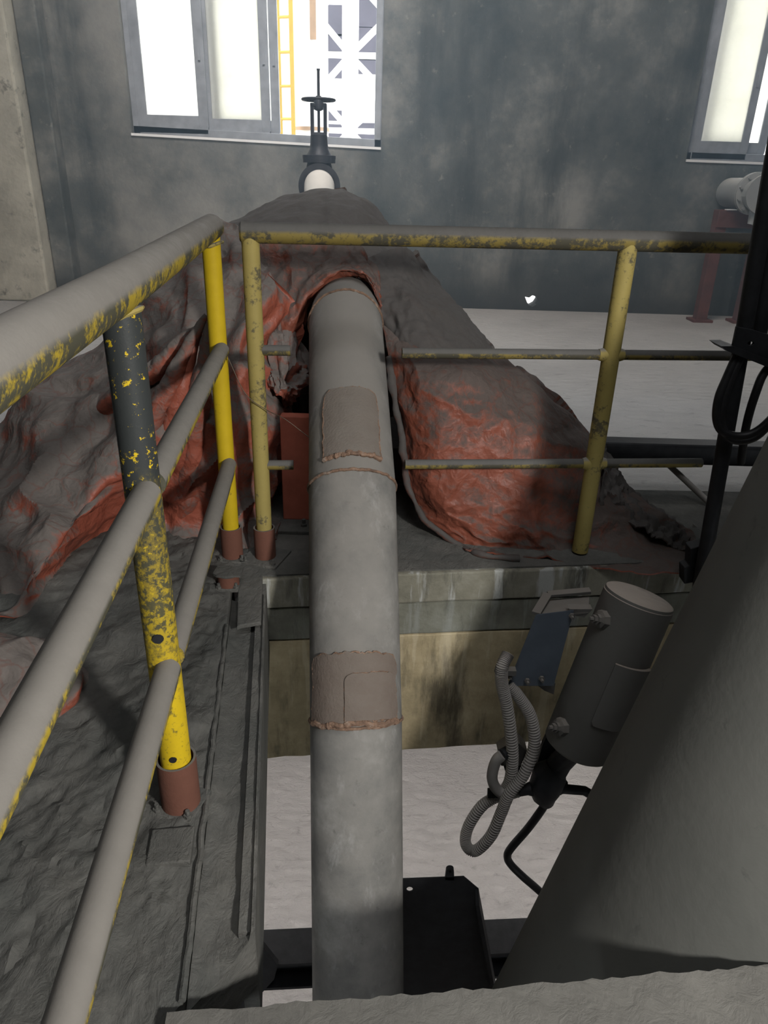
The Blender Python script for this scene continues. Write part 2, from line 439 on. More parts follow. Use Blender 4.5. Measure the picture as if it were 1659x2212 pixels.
M['shade_ext'] = m_plain('grey_cladding', (0.065, 0.062, 0.08), 0.6, 0, 0.15, 3, 0.02)
M['rust_ext'] = m_plain('rust_streak_steel', (0.38, 0.26, 0.17), 0.8, 0, 0.15, 5, 0.02)
M['yard'] = m_plain('pale_concrete_yard', (0.55, 0.54, 0.52), 0.9, 0, 0.1, 1, 0.1)
M['ceiling'] = m_plain('grey_concrete_ceiling', (0.16, 0.16, 0.155), 0.9, 0, 0.2, 1.2, 0.2)
M['wire'] = m_plain('rusty_tie_wire', (0.10, 0.075, 0.055), 0.6, 0.3, 0.2, 30)
M['palestrut'] = m_dust_metal('pale_dusty_strut', (0.30, 0.28, 0.26), (0.42, 0.40, 0.37), 0.2, 0.7, 12)
def m_glass():
    g = G('grimy_window_glass'); n = g.noise(5, 8, 0.66)
    tr = g.n.new('ShaderNodeBsdfTransparent'); tl = g.n.new('ShaderNodeBsdfTranslucent')
    tl.inputs['Color'].default_value = (0.92, 0.92, 0.88, 1)
    df = g.n.new('ShaderNodeBsdfDiffuse'); df.inputs['Color'].default_value = (0.55, 0.55, 0.52, 1)
    a = g.n.new('ShaderNodeMixShader'); a.inputs[0].default_value = 0.25
    g.l.new(tl.outputs[0], a.inputs[1]); g.l.new(df.outputs[0], a.inputs[2])
    b = g.n.new('ShaderNodeMixShader'); g.l.new(g.ramp(n, [(0.35, 0.86), (0.65, 0.98)]), b.inputs[0])
    g.l.new(tr.outputs[0], b.inputs[1]); g.l.new(a.outputs[0], b.inputs[2])
    g.l.new(b.outputs[0], g.out.inputs['Surface']); return g.m
M['glass'] = m_glass()

# ------------------------------------------------------------------ setting
WY, WT = 8.0, 0.24                      # far wall plane and thickness
def W(px, py, y=WY): return ony(px, py, y)
XL, XR, YB, ZC, ZG = -4.9, 7.0, -5.6, 7.4, -3.2
TOPZ = 3.55
bm = NB()
w1 = [W(284, 287), W(823, 318)]; w1 = [w1[0], w1[1], V((w1[1].x, WY, TOPZ)), V((w1[0].x, WY, TOPZ))]
w2a = W(1482, 344); w2 = [w2a, V((5.6, WY, w2a.z - 0.02)), V((5.6, WY, TOPZ)), V((w2a.x, WY, TOPZ))]
hole = [W(*p) for p in ((1134, 641), (1143, 643), (1150, 638), (1160, 641), (1165, 649), (1159, 658), (1150, 663), (1141, 659))]
prism(bm, [V((XL, WY, ZG)), V((XR, WY, ZG)), V((XR, WY, ZC)), V((XL, WY, ZC))], (0, WT, 0), [w1, w2, hole])
struct(build('wall_back', bm, M['wall'], smooth=False))
for nm, a, b in (('wall_left', (XL, YB), (XL, WY)), ('wall_right', (XR, YB), (XR, WY)), ('wall_front', (XL, YB), (XR, YB))):
    bm = NB(); p, q = V((*a, (ZG + ZC) / 2)), V((*b, (ZG + ZC) / 2)); off = -0.12 if nm in ('wall_left', 'wall_front') else 0.12
    s = V((off, 0, 0)) if nm != 'wall_front' else V((0, off, 0))
    bar(bm, p + s, q + s, 0.24, ZC - ZG, V((1, 0, 0)) if nm != 'wall_front' else V((0, 1, 0)))
    struct(build(nm, bm, M['wall'], smooth=False))
bm = NB(); box(bm, ((XL + XR) / 2, (YB + WY) / 2, ZC + 0.12), (XR - XL + .5, WY - YB + .7, 0.24)); struct(build('ceiling', bm, M['ceiling'], smooth=False))
# pier beside the left wall
pr = ony(100, 600, 7.62)
bm = NB(); box(bm, ((XL + pr.x) / 2, (WY + 7.62) / 2, ZC / 2), (pr.x - XL, WY - 7.62, ZC)); struct(build('pillar', bm, M['pier'], smooth=False, bevel=0.02))
bm = NB(); box(bm, (pr.x + 0.11, (WY + 7.80) / 2, ZC / 2), (0.20, WY - 7.80, ZC)); struct(build('trim_1', bm, M['wall'], smooth=False, bevel=0.015))

# upper floor: far slab with the pit cut out, and the deck on the left
PB0, PB1 = onz(578, 1250), onz(1290, 1226)
ed = (PB1 - PB0).normalized()
def back_edge(x): return PB0 + ed * ((x - PB0.x) / ed.x)
def grid_top(bm, fn, nx, ny):
    vs = [[bm.verts.new(fn(i / nx, j / ny)) for i in range(nx + 1)] for j in range(ny + 1)]
    for j in range(ny):
        for i in range(nx):
            bm.faces.new((vs[j][i], vs[j][i + 1], vs[j + 1][i + 1], vs[j + 1][i]))
    return vs
bm = NB()
PBR = back_edge(XR); PBL = back_edge(XL)
prism(bm, [back_edge(PB0.x) + V((0, 0.02, 0)), PBR + V((0, .02, 0)), V((XR, WY, 0)), V((XL, WY, 0)), PBL + V((0, .02, 0))], (0, 0, -0.24))
struct(build('floor', bm, M['floor'], smooth=False))
# darker curb along the pit edge on top of the beam
beam = thing('concrete_beam', 'stepped stained concrete beam under the far edge of the pit', 'beam', PB0)
struct(beam); del beam['category']; del beam['label']
bl = V((PB0.x, PB0.y, 0)) - ed * .10; br_ = back_edge(3.6)
def course(name, z0, z1, out, mat):
    bm = NB(); p = bl + V((0, 0, (z0 + z1) / 2)); q = br_ + V((0, 0, (z0 + z1) / 2))
    n = ed.cross(EZ)                     # towards the camera
    dpt = 0.42 + out
    c = (p + q) / 2 - n * (dpt / 2 - out)
    box(bm, c, ((q - p).length, dpt, abs(z1 - z0)), (ed, n, EZ))
    bmesh.ops.subdivide_edges(bm, edges=[e for e in bm.edges if e.calc_length() > 1], cuts=60, use_grid_fill=True)
    for v in bm.verts: v.co += n * 0.004 * fbm(v.co * 9) + EZ * 0.003 * fbm(v.co * 11 + V((5, 0, 0)))
    return build(name, bm, mat, beam, smooth=False, bevel=0.006)
course('top_course', 0.006, -0.112, 0.012, M['beam_top'])
course('middle_course', -0.118, -0.250, 0.004, M['beam_mid'])
course('beam_body', -0.255, -0.80, 0.0, M['beam'])
bm = NB()
n_ = ed.cross(EZ)
bl2 = bl - ed * .16
prism(bm, [bl - n_ * 0.005 + V((0, 0, .003)), br_ - n_ * 0.005 + V((0, 0, .003)), br_ - n_ * 0.42 + V((0, 0, .003)), bl2 - n_ * 0.85 + V((0, 0, .003)), bl2 - n_ * 0.005 + V((0, 0, .003))], (0, 0, 0.009))
build('dust_layer', bm, M['deck'], beam, smooth=False)

# dusty steel deck on the left of the pit
dk = [onz(575, 1250), onz(550, 2000)]
de = (dk[1] - dk[0]).normalized()                      # towards the camera along the pit
dn = V((-de.y, de.x, 0)); dn = dn if dn.x > 0 else -dn  # to the right, into the pit
LEN = 2.4
def tmax(s): return min(LEN, 1.27 + 1.15 * max(s, 0))
def deck_pt(s, t):
    """s: metres left of the pit edge, t: metres from the far end"""
    return dk[0] + de * t - dn * s
def deck_h(p, s, t):
    h = 0.018 * fbm(V((p.x * 3, p.y * 2.2, 0)), 4) + 0.012 * fbm(V((p.x * 9 + 3, p.y * 7, 0)), 5)
    q = V((p.x * 13, p.y * 9, 2))
    h += 0.013 * max(0, ridge(fbm(q, 4))) * (0.35 + 0.65 * min(1, max(0, fbm(V((p.x * 2, p.y * 2, 7)), 3) + 0.6)))
    h += 0.02 * max(0, 1 - abs(s - 1.05) / 0.5) 
    return h
deck = thing('steel_deck', 'x', 'deck', dk[0]); struct(deck); del deck['category']; del deck['label']
RID = 0.112
def deck_fn(a, b):
    s = RID + (1 - a) * (-XL - 1.2 - RID); s = RID + (1 - a) ** 1.6 * 3.4; t = -0.62 + b * (tmax(s) + .62)
    p = deck_pt(s, t); k = min(1, (s - RID) / 0.05)
    return p + V((0, 0, 0.012 + deck_h(p, s, t) * (0.3 + 0.7 * k)))
bm = NB(); vs = grid_top(bm, deck_fn, 190, 220)
g = bmesh.ops.extrude_face_region(bm, geom=list(bm.faces))
for v in g['geom']:
    if isinstance(v, bmesh.types.BMVert): v.co.z = -0.10
build('deck_plate', bm, M['deck'], deck)
# recessed channel along the pit edge, its lip and the cover plate over its far end
bm = NB()
def chan_fn(a, b):
    s = RID - 0.002 - a * (RID - 0.004); t = 0.10 + b * (tmax(s) - 0.1); p = deck_pt(s, t)
    prof = -0.020 - 0.012 * sin(pi * a) if a < 0.92 else -0.004
    return p + V((0, 0, prof + 0.006 * fbm(V((p.x * 12, p.y * 9, 1)), 4)))
grid_top(bm, chan_fn, 24, 160)
g = bmesh.ops.extrude_face_region(bm, geom=list(bm.faces))
for v in g['geom']:
    if isinstance(v, bmesh.types.BMVert): v.co.z = -0.16
build('edge_channel', bm, M['deck'], deck)
bm = NB()
c0, c1 = deck_pt(RID + 0.01, -0.02), deck_pt(RID + 0.01, 0.30)
prism(bm, [deck_pt(RID - .02, -.02), deck_pt(0.012, -.02), deck_pt(0.010, 0.285), deck_pt(0.07, 0.297), deck_pt(RID - .03, 0.305)], (0, 0, 0.014))
build('cover_plate', bm, M['deck'], deck, smooth=False, bevel=0.003)
bm = NB()
prism(bm, [deck_pt(0.0, 0.0) + V((0, 0, -.012)), deck_pt(0.0, tmax(0)) + V((0, 0, -.012)), deck_pt(0.0, tmax(0)) + V((0, 0, -.30)), deck_pt(0.0, 0.0) + V((0, 0, -.30))], -dn * 0.03)
build('edge_beam', bm, M['deck'], deck, smooth=False)
bm = NB(); tube(bm, [deck_pt(RID + .004 * fbm(V((k * .3, 2, 0))), .30 + (tmax(RID) - .30) * k / 60) + V((0, 0, .016 + .004 * fbm(V((k * .4, 5, 0))))) for k in range(61)], .0065, 8); build('ridge_strip', bm, M['deck'], deck, smooth=False)
bm = NB(); pp = onz(372, 1848); box(bm, pp + V((0, 0, .022)), (0.085, 0.085, 0.018), (dn, de, EZ)); build('buried_plate', bm, M['deck'], deck, smooth=False, bevel=0.003)

# raised ledge in front of the pit, under the photographer
ZL = 0.03
la, lb = onz(360, 2190, ZL), onz(1659, 2083, ZL)
ld = (lb - la).normalized(); ln = V((-ld.y, ld.x, 0))
bm = NB(); n = 140; top = []
for i in range(n + 1):
    p = la + ld * (i / n * 2.4); top.append(p + ln * (0.006 * fbm(p * 22) + 0.003 * fbm(p * 70)))
vs = [bm.verts.new(p) for p in top]; vb = [bm.verts.new(p - ln * 1.2 + V((0, 0, 0))) for p in top]
mids = [[bm.verts.new(p - ln * (0.006 + k * k * 0.02) + V((0, 0, 0.006 * fbm(p * 14 + V((0, k, 0))) * min(1, k)))) for p in top] for k in range(1, 7)]
rows_ = [vs] + mids + [vb]
for a, b in zip(rows_, rows_[1:]):
    for i in range(n): bm.faces.new((a[i], a[i + 1], b[i + 1], b[i]))
g = bmesh.ops.extrude_face_region(bm, geom=list(bm.faces))
for v in g['geom']:
    if isinstance(v, bmesh.types.BMVert): v.co.z = -0.28
struct(build('floor_ledge', bm, M['ledge']))
bm = NB(); box(bm, (1.0, -2.2, -0.14), (XR - XL - 0.6, 3.4, 0.24)); struct(build('floor_rear', bm, M['floor'], smooth=False))
# storey below
bm = NB(); box(bm, (1, 2, ZG - 0.1), (XR - XL, 12.2, 0.2)); struct(build('floor_lower', bm, M['lower_floor'], smooth=False))
bm = NB(); box(bm, (1, 22, ZG - 0.25), (60, 28, 0.2)); struct(build('ground', bm, M['yard'], smooth=False))

# ------------------------------------------------------------------ windows
def vbar(bm, px, py, y, wdt, dep, z1=TOPZ, z0=None):
    p = ony(px, py, y); box(bm, (p.x, y, ((p.z if z0 is None else z0) + z1) / 2), (wdt, dep, z1 - (p.z if z0 is None else z0)))
    return p
def window(name, fl, fr, sashes, handle=None):
    """fl, fr: bottom corners of the opening; sashes: (left, right, y, stile width)"""
    t = bpy.data.objects.new(name, None); COL.objects.link(t); t.location = fl; struct(t)
    bm = NB(); fw = 0.07; y = WY + 0.13
    for x in (fl.x + fw / 2, fr.x - fw / 2): box(bm, (x, y, (fl.z + TOPZ) / 2), (fw, 0.11, TOPZ - fl.z + .40))
    bar(bm, fl + V((0, .13, fw / 2)), fr + V((0, .13, fw / 2)), fw, 0.11, EZ)
    box(bm, ((fl.x + fr.x) / 2, y, TOPZ - fw / 2), (fr.x - fl.x, 0.11, fw))
    build('window_frame', bm, M['alu'], t, smooth=False, bevel=0.004)
    bm = NB(); bar(bm, fl + V((0, -.006, -0.012)), fr + V((0, -.006, -0.012)), 0.022, 0.02, EZ); build('lit_sill_edge', bm, M['white_ext'], t, smooth=False)  # white strip paints the lit plaster edge under the opening
    for (a, b, ys, sw) in sashes:
        s = bpy.data.objects.new('sash', None); COL.objects.link(s); s.parent = t
        s.location = V((a, ys, fl.z)) - fl
        zb = fl.z + (fr.z - fl.z) * (a - fl.x) / (fr.x - fl.x) + fw; zt = TOPZ - fw
        bm = NB(); 
        for x in (a + sw / 2, b - sw / 2): box(bm, (x, ys, (zb + zt) / 2), (sw, 0.032, zt - zb))
        for z, hh in ((zb + 0.02, .16), (zt - 0.05, .10)): box(bm, ((a + b) / 2, ys, z), (b - a - 0.01, 0.030, hh))
        build('sash_frame', bm, M['alu'], s, smooth=False, bevel=0.003)
        bm = NB(); box(bm, ((a + b) / 2, ys, (zb + zt) / 2), (b - a - 2 * sw + .01, 0.005, zt - zb - .19)); build('pane', bm, M['glass'], s, smooth=False)
        bm = NB(); box(bm, (b - sw / 2, ys - .022, zb + 0.62), (0.022, 0.018, 0.10)); build('latch', bm, M['alu'], s, smooth=False)
    return t
X = lambda px, py, y: ony(px, py, y).x
window('window_1', w1[0], w1[1], [
    (X(300, 270, 8.09), X(452, 280, 8.09), 8.09, 0.095),
    (X(442, 280, 8.125), X(585, 285, 8.125), 8.125, 0.085),
    (X(462, 280, 8.165), X(606, 285, 8.165), 8.165, 0.085)])
window('window_2', w2[0], w2[1], [
    (X(1492, 330, 8.09), X(1612, 330, 8.09), 8.09, 0.075),
    (X(1497, 330, 8.125) + .03, X(1600, 330, 8.125) + .25, 8.165, 0.08),
    (4.75, 5.5, 8.125, 0.08)])

# ------------------------------------------------------------------ outside the windows
def YE(px, py, y): return ony(px, py, y)
tank = thing('steel_column', 'thick white steel column with a rust streak beyond the first window', 'column', (YE(672, 200, 13).x, 13, ZG))
c = YE(672, 200, 13)
bm = NB(); lathe(bm, (c.x, 13, ZG), EZ, [(0, .27), (9.2, .27)], 32); build('column_shaft', bm, M['white_ext'], tank)
bm = NB(); lathe(bm, (c.x, 13, 1.9), EZ, [(0, .285), (.05, .285)], 32); build('flange', bm, M['rust_ext'], tank)
bm = NB(); bar(bm, (c.x + .07, 12.725, 3.1), (c.x + .07, 12.725, 5.6), 0.09, 0.02, (1, 0, 0)); build('rust_strip', bm, M['rust_ext'], tank, smooth=False)
lad = thing('access_ladder', 'yellow access ladder fixed beside the white column outside', 'ladder', (YE(618, 200, 12.7).x, 12.7, ZG))
for px, yy, mt, ww in ((607, 12.7, 'yellow_ext', .055), (634, 12.6, 'yellow_ext', .06)):
    p = YE(px, 280, yy); bm = NB(); box(bm, (p.x, yy, 1.4), (ww, .05, 9.2)); build('stringer', bm, M[mt], lad, smooth=False)
xa, xb = YE(607, 280, 12.7).x, YE(634, 280, 12.6).x
for k in range(20):
    z = -2.8 + k * 0.44; bm = NB(); tube(bm, [(xa, 12.7, z), (xb, 12.62, z)], .022, 8); build('rung', bm, M['yellow_ext'], lad)
for k in range(5):
    z = -1.0 + k * 1.32; bm = NB(); box(bm, (xa - .05, 12.75, z), (.10, .05, .09)); build('bracket', bm, M['yellow_ext'], lad, smooth=False)
tow = thing('steel_tower', 'white braced steel tower standing behind the white column outside', 'tower', (YE(756, 200, 14.5).x, 14.5, ZG))
xc = YE(756, 250, 14.5).x
for xx, ww in ((xc, .27), (xc - 1.15, .2), (xc + 1.3, .2)):
    bm = NB(); box(bm, (xx, 14.5, 1.4), (ww, .24, 9.2)); build('tower_leg', bm, M['white_ext'], tow, smooth=False, bevel=.01)
for k in range(7):
    z = -2.6 + k * 1.15
    for x0, x1 in ((xc - 1.15, xc), (xc, xc + 1.3)):
        bm = NB(); bar(bm, (x0, 14.55, z), (x1, 14.55, z), .09, .08, EZ); build('strut', bm, M['white_ext'], tow, smooth=False)
        bm = NB(); bar(bm, (x0, 14.5, z), (x1, 14.5, z + 1.15), .10, .05, EZ); build('brace', bm, M['white_ext'], tow, smooth=False)
        bm = NB(); bar(bm, (x0, 14.6, z + 1.15), (x1, 14.6, z), .10, .05, EZ); build('brace', bm, M['white_ext'], tow, smooth=False)
bld = thing('plant_building', 'pale plant building with dark openings behind the braced tower', 'building', (0, 18, ZG))
bm = NB(); box(bm, (-0.6, 19.5, 1.2), (9.0, 2.6, 9)); build('cladding', bm, M['white_ext'], bld, smooth=False)
for (px, py, ww, hh) in ((725, 45, .75, .55), (725, 95, .75, .35), (715, 140, .5, .5), (795, 95, .65, .6), (795, 30, .6, .5), (795, 140, .6, .35), (728, 250, .8, .2), (722, 285, .5, .3), (792, 285, .6, .35), (606, 30, .3, .6), (606, 100, .2, .35), (611, 240, .2, .3), (608, 285, .25, .3)):
    p = YE(px, py, 18.2); bm = NB(); box(bm, (p.x, 18.19, p.z), (ww, .06, hh)); build('opening', bm, M['shade_ext'], bld, smooth=False)
gan = thing('pipe_gantry', 'white pipe gantry with stacked beams beyond the second window', 'gantry', (YE(1650, 250, 12).x, 12, ZG))
xg = YE(1652, 250, 12).x
for xx in (xg - .35, xg + .9):
    bm = NB(); box(bm, (xx, 12, 1), (.14, .14, 8.4)); build('gantry_post', bm, M['white_ext'], gan, smooth=False)
for k, (py, mt) in enumerate(((150, 'rust_ext'), (175, 'white_ext'), (200, 'rust_ext'), (225, 'rust_ext'), (235, 'shade_ext'), (293, 'white_ext'), (320, 'white_ext'))):
    z = YE(1640, py, 12).z; bm = NB(); bar(bm, (xg - 1.2, 12 + .02 * k, z), (xg + 1.8, 12 + .02 * k, z), .08, .16, EZ); build('gantry_beam', bm, M[mt], gan, smooth=False)

# ------------------------------------------------------------------ big mitred pipe
R = 0.136
def pdep(px, py, wd): 
    d = ray(px, py); return O + d * (F_PX * 2 * R / wd)
J = [pdep(747, 703, 158), pdep(761, 1055, 188), pdep(769, 1552, 198)]
low = pdep(772.5, 2010, 197)
dirl = (low - J[2]).normalized()
J0 = J[0] + V((-0.06, 0.99, 0.06)).normalized() * 0.75
J4 = J[2] + dirl * 1.75
pipe = thing('mitred_pipe', 'thick grey mitred pipe bending down from the tarpaulin into the pit', 'pipe', J4)
pts = [J0, J[0], J[1], J[2], J4]
dirs = [(b - a).normalized() for a, b in zip(pts, pts[1:])]
def ring_at(p, d, nrm, rr, n=40):
    """cross-section of a cylinder with axis d, cut by the plane with normal nrm"""
    x = V((1, 0, 0)); x = (x - d * x.dot(d)).normalized(); y = d.cross(x)
    out = []
    for k in range(n):
        o = (x * cos(2 * pi * k / n) + y * sin(2 * pi * k / n)) * rr
        out.append(p + o - d * (o.dot(nrm) / d.dot(nrm)))
    return out
nrms = [dirs[0]] + [(a + b).normalized() for a, b in zip(dirs, dirs[1:])] + [dirs[-1]]
for i in range(4):
    bm = NB()
    A = [bm.verts.new(p) for p in ring_at(pts[i], dirs[i], nrms[i], R)]
    B = [bm.verts.new(p) for p in ring_at(pts[i + 1], dirs[i], nrms[i + 1], R)]
    for k in range(40): bm.faces.new((A[k], A[(k + 1) % 40], B[(k + 1) % 40], B[k]))
    build('pipe_segment', bm, M['pipe'], pipe)
for i in (1, 2, 3):
    ps = ring_at(pts[i], dirs[i], nrms[i], R + 0.001, 160); bm = NB()
    ps2 = [p + dirs[i] * 0.003 * fbm(p * 40) for p in ps]
    tube(bm, ps2 + [ps2[0]], [0.0042 + 0.0022 * abs(fbm(p * 60)) for p in ps2 + [ps2[0]]], 8, cap=False)
    build('weld_ring', bm, M['weld'], pipe)
def patch(seg, s0, s1, a0, a1, name='patch_plate', off=0.006, bead=(1, 1, 1, 1), mat='patch', jag=0.004, rr=0.2):
    """curved plate welded on a pipe segment; s along the axis in metres from its upper joint, a angle in degrees from the camera-facing line"""
    d = dirs[seg]; o = pts[seg]
    f = (O - (o + d * (s0 + s1) / 2)); f = (f - d * f.dot(d)).normalized(); sd = d.cross(f)
    if sd.x < 0: sd = -sd
    def pt(s, a, r): return o + d * s + (f * cos(radians(a)) + sd * sin(radians(a))) * r
    n = 22; rows = []
    bm = NB()
    def warp(u, v):
        s = s0 + (s1 - s0) * v; a = a0 + (a1 - a0) * u
        ju = jag * fbm(V((u * 5, v * 5, s0 * 9))) 
        # rounded upper corners
        if v < rr:
            k = sqrt(max(0, 1 - ((rr - v) / rr) ** 2)); am = (a0 + a1) / 2; a = am + (a - am) * (0.72 + 0.28 * k)
        return s + ju, a + ju * 300
    F_ = [[bm.verts.new(pt(*warp(i / n, j / n), R + off + 0.0012 * fbm(V((i * .35, j * .35, s0 * 7))))) for i in range(n + 1)] for j in range(n + 1)]
    B_ = [[bm.verts.new(pt(*warp(i / n, j / n), R - 0.004)) for i in range(n + 1)] for j in range(n + 1)]
    for j in range(n):
        for i in range(n):
            bm.faces.new((F_[j][i], F_[j][i + 1], F_[j + 1][i + 1], F_[j + 1][i]))
    for i in range(n):
        bm.faces.new((F_[0][i], B_[0][i], B_[0][i + 1], F_[0][i + 1])); bm.faces.new((F_[n][i], F_[n][i + 1], B_[n][i + 1], B_[n][i]))
        bm.faces.new((F_[i][0], F_[i + 1][0], B_[i + 1][0], B_[i][0])); bm.faces.new((F_[i][n], B_[i][n], B_[i + 1][n], F_[i + 1][n]))
    po = build(name, bm, M[mat], pipe)
    for side, on in enumerate(bead):
        if not on: continue
        q = []
        for k in range(41):
            t = k / 40
            u, v = ((0, t), (1, t), (t, 0), (t, 1))[side]
            s, a = warp(u, v); q.append(pt(s + 0.005 * fbm(V((t * 14, side, s0 * 5))), a + 1.6 * fbm(V((t * 12, side + 3, s0))), R + off * 0.6))
        bm = NB(); base = 0.0032 * on
        tube(bm, q, [base + 0.5 * base * fbm(V((k * .6, side, 1))) for k in range(41)], 7); build('weld_bead', bm, M['weld'], po)
L1 = (pts[2] - pts[1]).length; L2 = (pts[3] - pts[2]).length
patch(1, L1 * 0.60, L1 * 0.965, -36, 40, bead=(1.1, 1, 0.6, 2.4))
patch(2, L2 * 0.72, L2 * 1.0, -60, 55, bead=(1.1, 0.9, 0.9, 2.8), off=0.008, jag=0.010)
patch(2, L2 * 0.80, L2 * 0.985, -12, 50, off=0.013, bead=(0.7, 0.8, 0.7, 1.2), jag=0.003)

# ------------------------------------------------------------------ left guard rail
P2, P1 = V((-0.533, 2.259, 0)), V((-0.419, 1.147, 0))
rd = (P1 - P2).normalized()
rail = thing('guard_rail', 'dust-caked yellow pipe guard rail running along the left deck', 'guard rail', (P2 + P1) / 2)
def zrail(z, p): return V((p.x, p.y, z))
bm = NB(); tube(bm, [zrail(1.100, P2 - rd * 0.05), zrail(1.105, P2 - rd * 0.04), zrail(1.085, P1), zrail(1.075, P1 + rd * 1.3)], [.024, .036, .037, .037], 28)
build('top_rail', bm, M['rail_dust'], rail)
for z0, z1, nm in ((0.752, 0.752, 'middle_rail'), (0.372, 0.386, 'lower_rail')):
    for a, b, za, zb in ((P2 + rd * .015, P1 - rd * .02, z0, z1), (P1 + rd * .015, P1 + rd * 1.3, z1, z1)):
        sh = V((0.012, 0, 0))
        bm = NB(); tube(bm, [zrail(za, a) + sh, zrail(za, a + (b - a) * .006) + sh, zrail(zb, b) + sh], [.016, .0245, .0245], 22); build(nm, bm, M['rail_dust'], rail)
bm = NB(); tube(bm, [zrail(0.06, P1), zrail(1.07, P1)], .031, 28); o = build('post', bm, M['post_black'], rail); o['label'] = 'near post, black paint flaking to yellow'
bm = NB(); tube(bm, [zrail(0.06, P2), zrail(1.09, P2)], .0275, 28); o = build('post', bm, M['post_bright'], rail); o['label'] = 'far post in bright clean yellow'
for z, rr in ((0.385 + 0.075, .011), (0.165, .008)):
    bm = NB(); f = V((0.15, -0.95, 0)).normalized(); lathe(bm, zrail(z, P1) + f * .0295, f, [(0, rr), (.003, rr * .9), (.0032, rr * .3)], 12); build('bolt_hole', bm, M['black'], rail)
# weld scabs at the joints
for p in (zrail(1.045, P1), zrail(1.055, P2)):
    q = [p + V((cos(a), sin(a), 0)) * 0.033 + V((0, 0, .012 * abs(cos(a)))) for a in [2 * pi * k / 30 for k in range(31)]]
    bm = NB(); tube(bm, q, [.005 + .002 * fbm(v * 50) for v in q], 7, cap=False); build('weld_collar', bm, M['post_worn'], rail)

# ------------------------------------------------------------------ right guard rail
P3, P4 = V((-0.417, 2.262, 0)), V((0.728, 2.372, 0))
rd2 = (P4 - P3).normalized()
rr_ = thing('guard_rail', 'faded yellow pipe guard rail crossing behind the thick grey pipe', 'guard rail', (P3 + P4) / 2)
PE = P4 + rd2 * 0.62
bm = NB(); tube(bm, [zrail(1.095, P3 - rd2 * .03), zrail(1.095, P3 - rd2 * .024), zrail(1.095, PE)], [.024, .030, .031], 26); build('top_rail', bm, M['rail_dust2'] if 'rail_dust2' in M else M['rail_dust'], rr_)
bm = NB(); tube(bm, [zrail(.06, P3), zrail(1.09, P3)], .0265, 26); o = build('post', bm, M['post_worn'], rr_)
bm = NB(); tube(bm, [zrail(.02, P4), zrail(1.085, P4)], .029, 26); o = build('post', bm, M['post_worn'], rr_)
def rl(px, z): # point on the rail line under image column px
    d = ray(px, 800); n = V((-rd2.y, rd2.x, 0)); t = (P3 - O).dot(n) / d.dot(n); p = O + d * t; return V((p.x, p.y, z))
for z, a, b, nm in ((.745, 862, 1335, 'middle_rail'), (.365, 880, 1270, 'lower_rail'), (.75, 560, 632, 'middle_rail_stub'), (.365, 575, 632, 'lower_rail_stub')):
    x0, x1 = rl(a, z), rl(b, z)
    if nm == 'middle_rail': x1 = zrail(z, PE)
    if nm == 'lower_rail': x0 = zrail(z, P3 + rd2 * .486); x1 = zrail(z, P4 + rd2 * .392)
    if nm == 'middle_rail': x0 = zrail(z, P3 + rd2 * .462)
    if 'stub' in nm: x0 = zrail(z, P3); x1 = zrail(z, P3 + rd2 * .108)
    bm = NB(); tube(bm, [x0, x1], .0165, 18); build(nm, bm, M['rail_dust2'], rr_)
for z in (.745, .365):
    bm = NB(); lathe(bm, zrail(z, P4) - rd2 * .042, rd2, [(0, .018), (.02, .024), (.064, .024), (.084, .018)], 18); build('joint_collar', bm, M['post_worn'], rr_)

# ------------------------------------------------------------------ pipe sockets
def socket(p, h, ri, label, yaw, plate=.10, capped=False):
    t = thing('pipe_socket', label, 'socket', (p.x, p.y, 0.0), 'rusty post sockets on the deck')
    bm = NB(); ro = ri + .005; n = 32
    lathe_prof = [(0.01, ro), (h, ro), (h, ri), (0.03, ri)]
    lathe(bm, (p.x, p.y, 0.008), EZ, lathe_prof, n); build('sleeve', bm, M['rust'], t)
    ax = (V((cos(yaw), sin(yaw), 0)), V((-sin(yaw), cos(yaw), 0)), EZ)
    bm = NB(); box(bm, (p.x, p.y, .014), (plate, plate, .012), ax); build('base_plate', bm, M['deck'], t, smooth=False, bevel=.002)
    for sx, sy in ((-.36, -.40), (.38, -.36)):
        q = p + ax[0] * plate * sx + ax[1] * plate * sy
        bm = NB(); lathe(bm, (q.x, q.y, .018), EZ, [(0, .009), (.010, .009), (.010, .005), (.020, .005)], 6); build('bolt', bm, M['deck'], t, smooth=False)
    if capped:
        bm = NB(); cc = V((p.x, p.y, h + .012))
        prism(bm, [cc + V((x, y, 0)) for x, y in ((-.045, -.02), (-.03, -.034), (0, -.038), (.032, -.03), (.046, -.03), (.046, .03), (-.04, .032))], (0, 0, .008)); build('dust_cap', bm, M['deck'], t, smooth=False)
    return t
socket(P1, .135, .036, 'rusty pipe socket holding the black and yellow post', radians(-15), .095)
socket(P2, .125, .032, 'rusty pipe socket holding the bright yellow post', radians(4))
socket(P3, .125, .032, 'rusty pipe socket on tilted plate holding the faded yellow post', radians(-16), .14)
ps_ = onz(495, 1272); socket(V((ps_.x, ps_.y, 0)), .05, .030, 'short empty rusty socket with a dust-covered cap', radians(2), .075, True)

